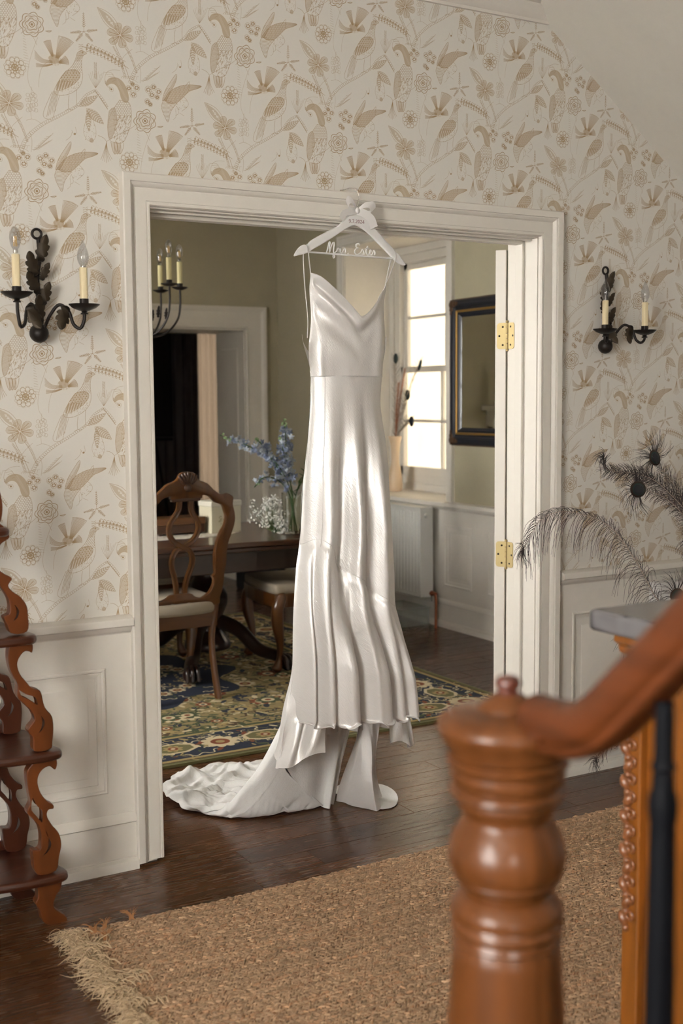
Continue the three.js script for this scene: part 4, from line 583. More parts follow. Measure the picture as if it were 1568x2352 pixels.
// ---------------------------------------------------------------- jute rug with a frayed end
{
  const o = thing('jute_rug', 'natural braided jute runner rug with a frayed left end', 'rug', [2.3, 0, 1.15]), x0 = 0.955, x1 = 3.75, z0 = 0.425, z1 = 1.78;
  obj('backing', uvBox(rbox(x0 - 2.3, x1 - 2.3, 0.0005, 0.008, z0 - 1.15, z1 - 1.15, 0.004)), std(rgb(0.20, 0.115, 0.05), 0.95), o);
  const dx = 0.0098, dz = 0.0072, nx = Math.floor((x1 - x0) / dx), nz = Math.floor((z1 - z0) / dz), im = new THREE.InstancedMesh(new THREE.SphereGeometry(1, 8, 6).rotateZ(Math.PI / 2), std(rgb(1, 1, 1), 0.95), nx * nz);
  const m = new THREE.Matrix4(), q = new THREE.Quaternion(), e = new THREE.Euler(), c = new THREE.Color(); let k = 0;
  for (let j = 0; j < nz; j++) { const rowTone = rr(-0.12, 0.12), rowRed = rnd() < 0.22 ? 0.12 : 0; for (let i = 0; i < nx; i++) {
    const x = x0 + (i + 0.5 + (j % 2) * 0.5) * dx + rr(-0.002, 0.002), z = z0 + (j + 0.5) * dz + rr(-0.0015, 0.0015) + 0.004 * Math.sin(x * 5 + j * 0.02);
    e.set(rr(-0.4, 0.4), (j % 2 ? 0.62 : -0.62) + rr(-0.3, 0.3), rr(-0.3, 0.3)); q.setFromEuler(e);
    m.compose(V(x - 2.3, 0.0095 + rr(-0.0022, 0.002), z - 1.15), q, V(0.0088 + rr(-0.001, 0.002), 0.0042 + rr(-0.0006, 0.0006), 0.0034 + rr(-0.0003, 0.0005))); im.setMatrixAt(k, m);
    const t = 1.08 + rowTone + rr(-0.3, 0.3), red = Math.max(0, rowRed * 2 + rr(-0.3, 0.2)), pale = rnd() < 0.16 ? 1.35 : 1; c.setRGB(0.325 * t * pale, (0.215 - 0.085 * red) * t * pale, (0.130 - 0.08 * red) * t * pale); im.setColorAt(k++, c);
  } }
  im.name = 'braid'; im.userData.kind = 'stuff'; im.castShadow = im.receiveShadow = true; o.add(im);
  const strands = [], tufts = [];
  const strand = (x, z, a, L, r, h) => tube([V(x, 0.012, z), V(x + Math.cos(a) * L * 0.3, 0.012 + h, z + Math.sin(a) * L * 0.3), V(x + Math.cos(a + rr(-0.6, 0.7)) * L * 0.7, 0.01 + h * 0.6, z + Math.sin(a + rr(-0.6, 0.7)) * L * 0.7), V(x + Math.cos(a + rr(-0.5, 0.9)) * L, 0.004, z + Math.sin(a + rr(-0.5, 0.9)) * L)], (t) => r * (1 - 0.75 * t), 7, 4, false, false, true);
  const clump = (cx, cz, n, spread, list, L0, L1, dir) => { const a0 = dir + rr(-0.35, 0.35); for (let i = 0; i < n; i++) list.push(strand(cx - 2.3 + rr(-0.02, 0.035), cz - 1.15 + rr(-spread, spread), a0 + rr(-0.45, 0.45), rr(L0, L1), rr(0.0008, 0.0026), rr(0.002, 0.022))); };
  for (let z = z0; z < z1; z += rr(0.014, 0.026)) clump(x0 + 0.01 + rr(-0.01, 0.02), z, 28, 0.009, strands, 0.02, rr(0.035, 0.085), Math.PI);
  for (let i = 0; i < 26; i++) clump(x0 + rr(0.02, 0.1), rr(z0 + 0.02, z1), 8, 0.01, strands, 0.03, 0.08, rr(2.2, 4.1));
  for (const [cx, cz] of [[x0 + 0.075, z0 + 0.03], [x0 + 0.11, z0 + 0.02], [x0 + 0.2, z0 + 0.0], [x0 + 0.09, z0 + 0.09]]) for (let i = 0; i < 22; i++) { const a = rr(-2.4, -0.7), L = rr(0.02, 0.05); tufts.push(tube([V(cx - 2.3 + rr(-0.008, 0.008), 0.012, cz - 1.15), V(cx - 2.3 + Math.cos(a) * L * 0.4, 0.012 + L * 0.5, cz - 1.15 + Math.sin(a) * L * 0.2), V(cx - 2.3 + Math.cos(a) * L, 0.014 + L * 0.5, cz - 1.15 + Math.sin(a) * L * 0.5)], (t) => 0.0016 * (1 - 0.7 * t), 4, 4)); }
  const f = obj('fringe', strands, std(rgb(0.58, 0.43, 0.27), 0.95), o); f.userData.kind = 'stuff';
  const t = obj('loose_tufts', tufts, std(rgb(0.36, 0.17, 0.07), 0.95), o); t.userData.kind = 'stuff';
}
// ---------------------------------------------------------------- stair newel, handrail, baluster
// grain running up a turned post: u up the post, v round it, in metres
function grainUp(g, r = 0.07) { const p = g.attributes.position, uv = g.attributes.uv; for (let i = 0; i < p.count; i++) { const a = uv.getX(i); uv.setXY(i, p.getY(i), a * 6.283 * r); } return g; }
M.newel = woodMat(rgb(0.145, 0.047, 0.0115), 0.40, { specularIntensity: 0.5, clearcoat: 0.3, clearcoatRoughness: 0.18, bumpMap: texSpeck, bumpScale: 0.0004 });
M.rail = woodMat(rgb(0.105, 0.027, 0.006), 0.45, { specularIntensity: 0.6, clearcoat: 0.2, clearcoatRoughness: 0.2 });
{
  const NX = 0.883, NZ = 2.54, o = thing('newel_post', 'turned wooden stair newel post with round moulded cap', 'newel post', [NX, 0, NZ]);
  const Y = (c) => 1.1437 - ((1380 + c / 2.42) - 1650) * 0.000541, P = (l) => l.map(([c, r]) => [r / 4590, Y(c)]);
  obj('finial', smoothLathe(P([[416, 1], [415, 24], [424, 56], [455, 72], [482, 62], [494, 52], [506, 62], [518, 78]]).reverse(), 40, 40), woodMat(rgb(0.12, 0.028, 0.014), 0.3, { clearcoat: 0.5 }), o);
  obj('rosette', smoothLathe(P([[505, 40], [515, 75], [535, 105], [560, 140], [582, 168], [596, 172], [604, 165], [610, 150]]).reverse(), 56, 40), M.newel, o);
  obj('cap', grainUp(smoothLathe(P([[585, 20], [588, 160], [598, 240], [612, 310], [640, 368], [680, 394], [720, 386], [760, 362], [795, 343], [822, 333], [838, 318]]).reverse(), 64, 60)), M.newel, o);
  obj('post', grainUp(lathe(P([[838, 296], [846, 322], [862, 340], [885, 340], [903, 326], [912, 306], [922, 318], [950, 322], [990, 312], [1006, 292], [1014, 300], [1028, 320], [1050, 324], [1070, 310], [1080, 286], [1090, 290], [1110, 288], [1140, 268], [1165, 250], [1185, 246], [1215, 262], [1260, 292], [1310, 314], [1360, 327], [1410, 331], [1455, 324], [1490, 314], [1500, 300], [1510, 298], [1520, 304], [1540, 290], [1570, 264], [1595, 246], [1608, 244], [1622, 268], [1650, 296], [1680, 314], [1705, 322], [1735, 316], [1746, 300], [1760, 306], [1785, 322], [1812, 316], [1826, 298], [1836, 304], [1862, 310], [1880, 292], [1896, 300], [1920, 304], [1960, 308], [2100, 315], [2352, 334], [2700, 352], [3200, 372], [3300, 372]]).reverse(), 64)), M.newel, o);
  obj('base', uvBox(rbox(-0.085, 0.085, 0, 0.39, -0.085, 0.085, 0.008), 'y'), M.newel, o);
  // handrail: eases up from the cap, towards the camera's right
  const r = thing('handrail', 'curved wooden stair handrail rising from the newel cap', 'handrail', [NX, 1.16, NZ]);
  const path = new THREE.CatmullRomCurve3([V(0, -0.005, 0.055), V(0, -0.003, 0.10), V(0, 0.004, 0.135), V(0, 0.022, 0.165), V(0, 0.044, 0.19), V(0, 0.080, 0.227), V(0, 0.117, 0.265), V(0, 0.17, 0.32), V(0, 0.30, 0.46), V(0, 0.56, 0.75), V(0, 1.0, 1.24)]);
  const prof = [[-0.029, -0.012], [-0.03, 0.004], [-0.025, 0.02], [-0.012, 0.029], [0, 0.031], [0.012, 0.029], [0.025, 0.02], [0.03, 0.004], [0.029, -0.012], [0.022, -0.02], [0.02, -0.03], [-0.02, -0.03], [-0.022, -0.02]];
  const N = 90, pos = [], idx = [], pp = smoothPts(prof, 40);
  for (let i = 0; i <= N; i++) { const p = path.getPointAt(i / N), t = path.getTangentAt(i / N), up = V(0, t.z, -t.y).normalize(); for (const [a, b] of pp) pos.push(p.x + a, p.y + up.y * b, p.z + up.z * b); }
  for (let i = 0; i < N; i++) for (let j = 0; j < pp.length; j++) { const a = i * pp.length + j, b = i * pp.length + (j + 1) % pp.length; idx.push(a, a + pp.length, b, b, a + pp.length, b + pp.length); }
  const g = new THREE.BufferGeometry(); g.setAttribute('position', new THREE.Float32BufferAttribute(pos, 3)); g.setIndex(idx); g.computeVertexNormals();
  obj('rail', uvBox(g, 'z'), M.rail, r);
  // the flight itself: treads, risers and a closed string
  const sf = thing('staircase', 'wooden stair flight rising behind the newel post', 'stairs', [1.35, 0, 2.62]);
  for (let i = 0; i < 8; i++) { obj('tread', uvBox(rbox(-0.50, 0.5, 0.15 + i * 0.178, 0.178 + i * 0.178, i * 0.25 - 0.02, i * 0.25 + 0.25, 0.006)), M.walnutDark, sf); obj('riser', uvBox(box(-0.5, 0.5, i * 0.178, 0.15 + i * 0.178, i * 0.25, i * 0.25 + 0.018)), M.paint, sf); }
  obj('string', uvBox(slab([[0, 0], [2.0, 0], [2.0, 1.424], [1.75, 1.424]].concat(Array.from({ length: 14 }, (_, k) => { const i = 7 - Math.floor(k / 2); return k % 2 ? [(i - 1) * 0.25, 0.15 + (i - 1) * 0.178] : [i * 0.25, 0.15 + (i - 1) * 0.178]; })), 0.03).rotateY(-Math.PI / 2).translate(-0.47, 0, 0)), M.paint, sf);
  const b = thing('baluster', 'black painted iron baluster under the handrail', 'baluster', [NX, 0.179, 2.797]);
  obj('shaft', lathe([[0.0004, 0], [0.012, 0], [0.0155, 0.05], [0.016, 0.5], [0.0152, 0.75], [0.0135, 0.905], [0.013, 0.912], [0.0145, 0.92], [0.0155, 0.932], [0.0145, 0.944], [0.0118, 0.95], [0.0105, 0.975], [0.0098, 1.042], [0.0004, 1.042]], 24), phy(rgb(0.003, 0.0035, 0.005), 0.6, { specularIntensity: 0.2 }), b);
  obj('knop', lathe([[0.0004, 0.968], [0.0105, 0.968], [0.0135, 0.974], [0.0105, 0.981], [0.0004, 0.981]], 24), phy(rgb(0.003, 0.0035, 0.005), 0.5, { specularIntensity: 0.25 }), b);
}
// ---------------------------------------------------------------- marble-topped carved cabinet beside the stair
{
  const o = thing('marble_top_cabinet', 'carved golden oak cabinet with a grey marble top beside the stair', 'cabinet', [2.15, 0, 2.1]), L = (x) => x - 2.15, Zz = (z) => z - 2.1;
  M.oak = woodMat(rgb(0.30, 0.095, 0.011), 0.35, { clearcoat: 0.4, clearcoatRoughness: 0.25 });
  const marble = dataTex(512, 512, (u, v) => { const n = vnoise(u * 5, v * 5, 5, 5) + 0.5 * vnoise(u * 11, v * 11, 11, 11), w = Math.abs(Math.sin((u * 2 + v + n * 0.8) * 6.283)); const t = 0.25 + 0.75 * Math.pow(w, 0.5); return [0.62 * t, 0.63 * t, 0.64 * t]; }, { repeat: [2.2, 2.2] });
  obj('marble_top', uvBox(rbox(L(1.69), L(2.62), 1.042, 1.088, Zz(1.775), Zz(2.42), 0.012, 4)), phy(rgb(0.26, 0.245, 0.25), 0.14, { map: marble }), o);
  obj('body', uvBox(rbox(L(1.765), L(2.56), 0.1, 1.0, Zz(1.86), Zz(2.4), 0.004), 'y'), M.oak, o);
  obj('cornice', extrudeX([[0, 0], [0.05, 0.004], [0.052, 0.016], [0.03, 0.03], [0.024, 0.044], [0, 0.05]].map(([z, y]) => [z, -y]).reverse(), -0.27, 0.30).rotateY(-Math.PI / 2).translate(L(1.765), 1.042, 0), M.oak, o);
  obj('cornice', uvBox(rbox(L(1.735), L(2.58), 0.995, 1.042, Zz(1.815), Zz(2.4), 0.012, 3)), M.oak, o);
  // carved corner pilaster: a fillet with a climbing run of leaves
  const pil = obj('corner_post', uvBox(rbox(L(1.745), L(1.80), 0.05, 0.998, Zz(1.83), Zz(1.88), 0.006), 'y'), M.oak, o);
  const carve = []; for (let i = 0; i < 13; i++) { const y = 0.87 - i * 0.037; carve.push(new THREE.SphereGeometry(0.014, 10, 8).scale(0.9, 1.25, 0.8).rotateX(i % 2 ? 0.5 : -0.5).translate(L(1.745), y, Zz(1.838 + (i % 2) * 0.01)), new THREE.SphereGeometry(0.0085, 8, 6).translate(L(1.742), y - 0.018, Zz(1.848)), new THREE.TorusGeometry(0.009, 0.004, 6, 12).rotateY(Math.PI / 2).translate(L(1.742), y + 0.012, Zz(1.86))); }
  obj('leaf_carving', carve, woodMat(rgb(0.28, 0.10, 0.035), 0.3, { clearcoat: 0.4 }), pil);
  obj('corner_post', uvBox(rbox(L(1.735), L(1.80), 0.05, 0.998, Zz(1.985), Zz(2.06), 0.006), 'y'), M.oak, o);
  obj('plinth', uvBox(rbox(L(1.74), L(2.58), 0, 0.1, Zz(1.84), Zz(2.4), 0.006)), M.oak, o);
  const dr = obj('door', uvBox(rbox(L(1.83), L(2.5), 0.14, 0.96, Zz(1.845), Zz(1.862), 0.004), 'y'), M.oak, o); obj('knob', new THREE.SphereGeometry(0.012, 14, 10).translate(L(1.87), 0.56, Zz(1.835)), M.brass, dr);
}
// ---------------------------------------------------------------- peacock feathers in a floor vase, radiator and outlet by the wall
{
  const v = thing('floor_vase', 'tall grey-blue floor vase holding the peacock feathers', 'vase', [3.62, 0, 0.40]);
  obj('body', smoothLathe([[0.001, 0], [0.085, 0.0], [0.10, 0.03], [0.125, 0.2], [0.12, 0.36], [0.08, 0.5], [0.062, 0.57], [0.075, 0.62], [0.068, 0.62], [0.055, 0.57], [0.07, 0.5]], 48, 80), phy(rgb(0.12, 0.16, 0.2), 0.2, { clearcoat: 0.6 }), v);
  M.quill = std(rgb(0.50, 0.40, 0.33), 0.5); M.barb = std(rgb(0.02, 0.014, 0.016), 0.5, { metalness: 0.1 }); M.barbBrown = std(rgb(0.045, 0.022, 0.024), 0.55);
  M.eyeDark = phy(rgb(0.006, 0.008, 0.014), 0.4); M.eyeTeal = phy(rgb(0.012, 0.03, 0.03), 0.35, { metalness: 0.3 }); M.eyeBronze = phy(rgb(0.03, 0.016, 0.01), 0.4, { metalness: 0.3 });
  const root = V(3.62, 0.56, 0.40);
  function feather(pts, { len = 0.11, eye = 0, droop = 0.5, n = 60, z = 0.38, label, zend = z, start = 0.12, brown = false, tip = false, up = 1, down = 1 }) {
    const P = pts.map(([x, y], i) => V(x, y, lerp(z, zend, i / (pts.length - 1)))), c = new THREE.CatmullRomCurve3([root.clone(), ...P], false, 'centripetal');
    const o = thing('peacock_feather', label, 'feather', root.toArray(), 0, 'peacock feathers in the floor vase'), off = (g) => g.translate(-root.x, -root.y, -root.z);
    obj('quill', off(tube(c, (t) => 0.0027 * (1 - 0.7 * t), 60, 6)), M.quill, o);
    const A = [], B = [];
    n = Math.round(n * 1.5); for (let i = 0; i < n; i++) for (const s of [-1, 1]) {
      const t = start + (1 - start) * (i + rnd() * 0.6) / n, p = c.getPointAt(Math.min(1, t)), d = c.getTangentAt(Math.min(1, t)); let nx = -d.y * s, ny = d.x * s; const isUp = ny > 0; if (rnd() > (isUp ? up : down)) continue;
      const L = len * (0.55 + 0.45 * Math.sin(Math.PI * Math.min(1, 0.15 + t * 0.85))) * rr(0.75, 1.15), w = 0.55, ax = nx * (1 - w) + d.x * w, ay = ny * (1 - w) + d.y * w, zz = rr(-0.35, 0.35) * L, k = droop * L * (isUp ? 0.7 : 1);
      const q = [p, V(p.x + ax * L * 0.45, p.y + ay * L * 0.45 - k * 0.12, p.z + zz * 0.4), V(p.x + ax * L * 0.85, p.y + ay * L * 0.85 - k * 0.5, p.z + zz * 0.8), V(p.x + ax * L * 1.0 + rr(-0.006, 0.006), p.y + ay * L - k * 1.05, p.z + zz)];
      (rnd() < (brown ? 0.75 : 0.25) ? B : A).push(tube(q, (u) => 0.0011 * (1 - 0.6 * u), 7, 3));
    }
    if (eye) { const e = c.getPointAt(1), d = c.getTangentAt(1), a0 = Math.atan2(d.y, d.x); for (let i = 0; i < 70; i++) { const a = a0 + rr(-2.3, 2.3), L = rr(0.05, 0.095), r0 = eye * 0.7; A.push(tube([V(e.x + Math.cos(a) * r0, e.y + Math.sin(a) * r0, e.z - 0.002), V(e.x + Math.cos(a) * (r0 + L * 0.5), e.y + Math.sin(a) * (r0 + L * 0.5), e.z - 0.002), V(e.x + Math.cos(a + 0.2) * (r0 + L), e.y + Math.sin(a + 0.2) * (r0 + L) - 0.012 * droop, e.z + rr(-0.02, 0.02))], (u) => 0.001 * (1 - 0.6 * u), 6, 3)); } }
    if (tip) { const e = c.getPointAt(1); for (let i = 0; i < 26; i++) { const a = rr(1.6, 4.9), L = rr(0.02, 0.06); A.push(tube([e, V(e.x + Math.cos(a) * L * 0.5, e.y + Math.sin(a) * L * 0.5, e.z), V(e.x + Math.cos(a + 0.4) * L, e.y + Math.sin(a + 0.4) * L - 0.01, e.z + rr(-0.01, 0.01))], (u) => 0.0012 * (1 - 0.7 * u), 5, 4)); } }
    if (A.length) { const b = obj('barbs', off(merge(A)), M.barb, o); b.userData.kind = 'stuff'; } if (B.length) { const b = obj('brown_barbs', off(merge(B)), M.barbBrown, o); b.userData.kind = 'stuff'; }
    if (eye) { const e = c.getPointAt(1), d = c.getTangentAt(1), a = Math.atan2(d.y, d.x) - Math.PI / 2, disc = (r, zz, m, nm) => obj(nm, off(new THREE.SphereGeometry(r, 20, 12).scale(0.85, 1.1, 0.12).rotateZ(a).translate(e.x, e.y, e.z + zz)), m, o); disc(eye, 0, M.eyeBronze, 'eye_rim'); disc(eye * 0.78, 0.002, M.eyeTeal, 'eye_ring'); disc(eye * 0.6, 0.004, M.eyeDark, 'eye_spot'); }
  }
  feather([[3.42, 0.66], [3.296, 0.748], [3.17, 0.916], [3.038, 1.055], [2.891, 1.111], [2.79, 1.123], [2.711, 1.097], [2.662, 1.039], [2.64, 0.995]], { len: 0.13, droop: 0.9, n: 95, start: 0.12, brown: true, tip: true, label: 'long drooping peacock feather reaching across the door casing' });
  feather([[3.55, 0.95], [3.436, 1.081], [3.34, 1.16], [3.251, 1.219], [3.141, 1.249], [3.055, 1.259], [3.013, 1.271], [3.004, 1.311]], { len: 0.10, droop: 0.1, n: 150, start: 0.35, tip: true, label: 'dense black peacock feather curling up at its tip' });
  feather([[3.52, 0.82], [3.439, 0.972], [3.355, 1.094], [3.264, 1.156], [3.186, 1.183], [3.136, 1.191]], { len: 0.075, droop: 0.3, n: 70, start: 0.3, eye: 0.036, brown: true, z: 0.42, label: 'pale quilled peacock feather with dark eye pointing to the doorway' });
  feather([[3.54, 0.95], [3.434, 1.131], [3.363, 1.209], [3.306, 1.261], [3.276, 1.30]], { len: 0.075, droop: -0.2, n: 70, start: 0.4, eye: 0.03, z: 0.36, label: 'upright peacock feather whose eye stands highest of the bunch' });
  feather([[3.56, 0.74], [3.468, 0.771], [3.398, 0.781], [3.322, 0.784]], { len: 0.075, droop: 0.2, n: 60, start: 0.2, eye: 0.032, z: 0.44, label: 'peacock feather with brown ringed eye just above the marble top' });
  feather([[3.5, 0.68], [3.35, 0.71], [3.196, 0.705], [3.109, 0.697], [3.052, 0.687]], { len: 0.07, droop: 0.4, n: 50, start: 0.35, eye: 0.034, z: 0.5, label: 'low peacock feather whose eye hangs in front of the wainscot panel' });
  feather([[3.45, 0.56], [3.25, 0.47], [3.051, 0.352], [2.945, 0.301], [2.883, 0.235]], { len: 0.07, droop: 0.5, n: 50, start: 0.4, z: 0.5, brown: true, tip: true, label: 'lowest peacock feather trailing down behind the newel post' });
  feather([[3.6, 0.75], [3.50, 0.875], [3.42, 0.96], [3.34, 1.0]], { len: 0.12, droop: 0.4, n: 80, start: 0.2, z: 0.46, brown: true, label: 'short bushy dark peacock feather at the middle of the bunch' });
  feather([[3.6, 0.9], [3.56, 1.05], [3.5, 1.16], [3.45, 1.22]], { len: 0.11, droop: 0.2, n: 80, start: 0.2, eye: 0.034, z: 0.42, label: 'peacock feather leaning back over the vase beside the sconce' });
  // white panel radiator on the wall behind the feathers
  const r = thing('radiator', 'white panel radiator behind the peacock feathers', 'radiator', [4.1, 0.12, 0.1]);
  obj('panel', uvBox(rbox(-0.56, 0.56, 0, 0.65, -0.03, 0.03, 0.008, 2)), std(rgb(0.74, 0.74, 0.72), 0.35), r); for (let i = 0; i < 24; i++) obj('flute', uvBox(rbox(-0.53 + i * 0.045, -0.51 + i * 0.045, 0.04, 0.61, 0.028, 0.034, 0.003)), std(rgb(0.74, 0.74, 0.72), 0.35), r);
  obj('bracket', uvBox(box(-0.3, -0.27, 0.1, 0.5, -0.1, -0.03)), std(rgb(0.7, 0.7, 0.68), 0.4), r); obj('bracket', uvBox(box(0.27, 0.3, 0.1, 0.5, -0.1, -0.03)), std(rgb(0.7, 0.7, 0.68), 0.4), r);
  const u = thing('power_outlet', 'cream double power outlet low on the right baseboard', 'outlet', [3.43, 0.082, 0.0195]);
  obj('cover_plate', uvBox(rbox(-0.058, 0.058, -0.036, 0.036, 0, 0.006, 0.003, 3)), std(rgb(0.72, 0.71, 0.66), 0.35), u);
  for (const x of [-0.02, 0.02]) { const s = obj('socket', new THREE.CylinderGeometry(0.0165, 0.0165, 0.003, 24).rotateX(Math.PI / 2).translate(x, 0, 0.006), std(rgb(0.66, 0.63, 0.57), 0.4), u); obj('slots', [box(x - 0.007, x + 0.003, 0.005, 0.0075, 0.0072, 0.0078), box(x - 0.007, x + 0.002, -0.0075, -0.005, 0.0072, 0.0078), new THREE.CylinderGeometry(0.0025, 0.0025, 0.0008, 10).rotateX(Math.PI / 2).translate(x + 0.009, 0, 0.0077)], M.black, s); }
}
// ---------------------------------------------------------------- dining room: door leaf with brass hinges
{
  const o = structGroup('door_1', 'cream door leaf folded back into the dining room on brass hinges'); o.position.set(OX1 - 0.008, 0, -WT - 0.022); o.rotation.y = -2.45; // hinge line at the origin; the leaf runs along -x when closed
  const th = 0.044, W = 0.76, H = 2.115;
  obj('leaf', uvBox(rbox(-W, -0.004, 0.012, H, 0.004, 0.004 + th, 0.003), 'y'), M.paint, o);
  for (const [a, b] of [[0.25, 0.85], [1.0, 1.95]]) obj('panel_moulding', mould([[-W + 0.11, a], [-0.11, a], [-0.11, b], [-W + 0.11, b]], [[0, 0], [0, 0.006], [0.012, 0.008], [0.02, 0.003], [0.02, 0]], true).translate(0, 0, 0.004 + th), M.paint, o);
  const hinges = [1.775, 0.895, 0.2];
  for (const y of hinges) {
    const h = new THREE.Group(); h.name = 'hinge'; h.position.y = y; o.add(h);
    const pl = (w0, w1) => { const s = new THREE.Shape(), r = 0.014, a = -0.052, b = 0.052; s.moveTo(w0, a); s.lineTo(w1 - r, a); s.quadraticCurveTo(w1, a, w1, a + r); s.lineTo(w1, b - r); s.quadraticCurveTo(w1, b, w1 - r, b); s.lineTo(w0, b); s.closePath(); return new THREE.ExtrudeGeometry(s, { depth: 0.0025, bevelEnabled: false }); };
    // leaf on the door edge (plane x = -0.004, towards +x), seen with the door swung back
    const g1 = pl(0.004, 0.04).rotateY(-Math.PI / 2).translate(-0.0035 + 0.0025, 0, 0); obj('door_plate', g1, M.brass, h);
    const sc = []; for (const [z, yy] of [[0.016, 0.036], [0.03, 0], [0.016, -0.036]]) sc.push(new THREE.SphereGeometry(0.0042, 10, 8).scale(0.35, 1, 1).translate(-0.0008, yy, z)); obj('screws', sc, M.ironBrown, h);
    const kn = []; for (let i = 0; i < 5; i++) kn.push(new THREE.CylinderGeometry(0.0062, 0.0062, 0.0196, 14).translate(0.0, -0.0416 + i * 0.0208, -0.002)); kn.push(new THREE.SphereGeometry(0.0062, 12, 8).translate(0, 0.056, -0.002), new THREE.SphereGeometry(0.0062, 12, 8).translate(0, -0.056, -0.002)); obj('knuckle', kn, M.brass, h);
  }
  const tf = scene.getObjectByName('trim_doorway');
  for (const y of hinges) { const s = new THREE.Shape(), r = 0.014; s.moveTo(0, -0.052); s.lineTo(0.036 - r, -0.052); s.quadraticCurveTo(0.036, -0.052, 0.036, -0.052 + r); s.lineTo(0.036, 0.052 - r); s.quadraticCurveTo(0.036, 0.052, 0.036 - r, 0.052); s.lineTo(0, 0.052); s.closePath(); const g = new THREE.ExtrudeGeometry(s, { depth: 0.0025, bevelEnabled: false }).rotateY(-Math.PI / 2).translate(OX1 - 0.005, y, -WT - 0.012); const hp = obj('hinge_plate', g, M.brass, tf); const sc = []; for (const [z, yy] of [[0.014, 0.036], [0.028, 0], [0.014, -0.036]]) sc.push(new THREE.SphereGeometry(0.0042, 10, 8).scale(0.35, 1, 1).translate(OX1 - 0.0077, y + yy, -WT - 0.012 + z)); obj('screws', sc, M.ironBrown, hp); }
}
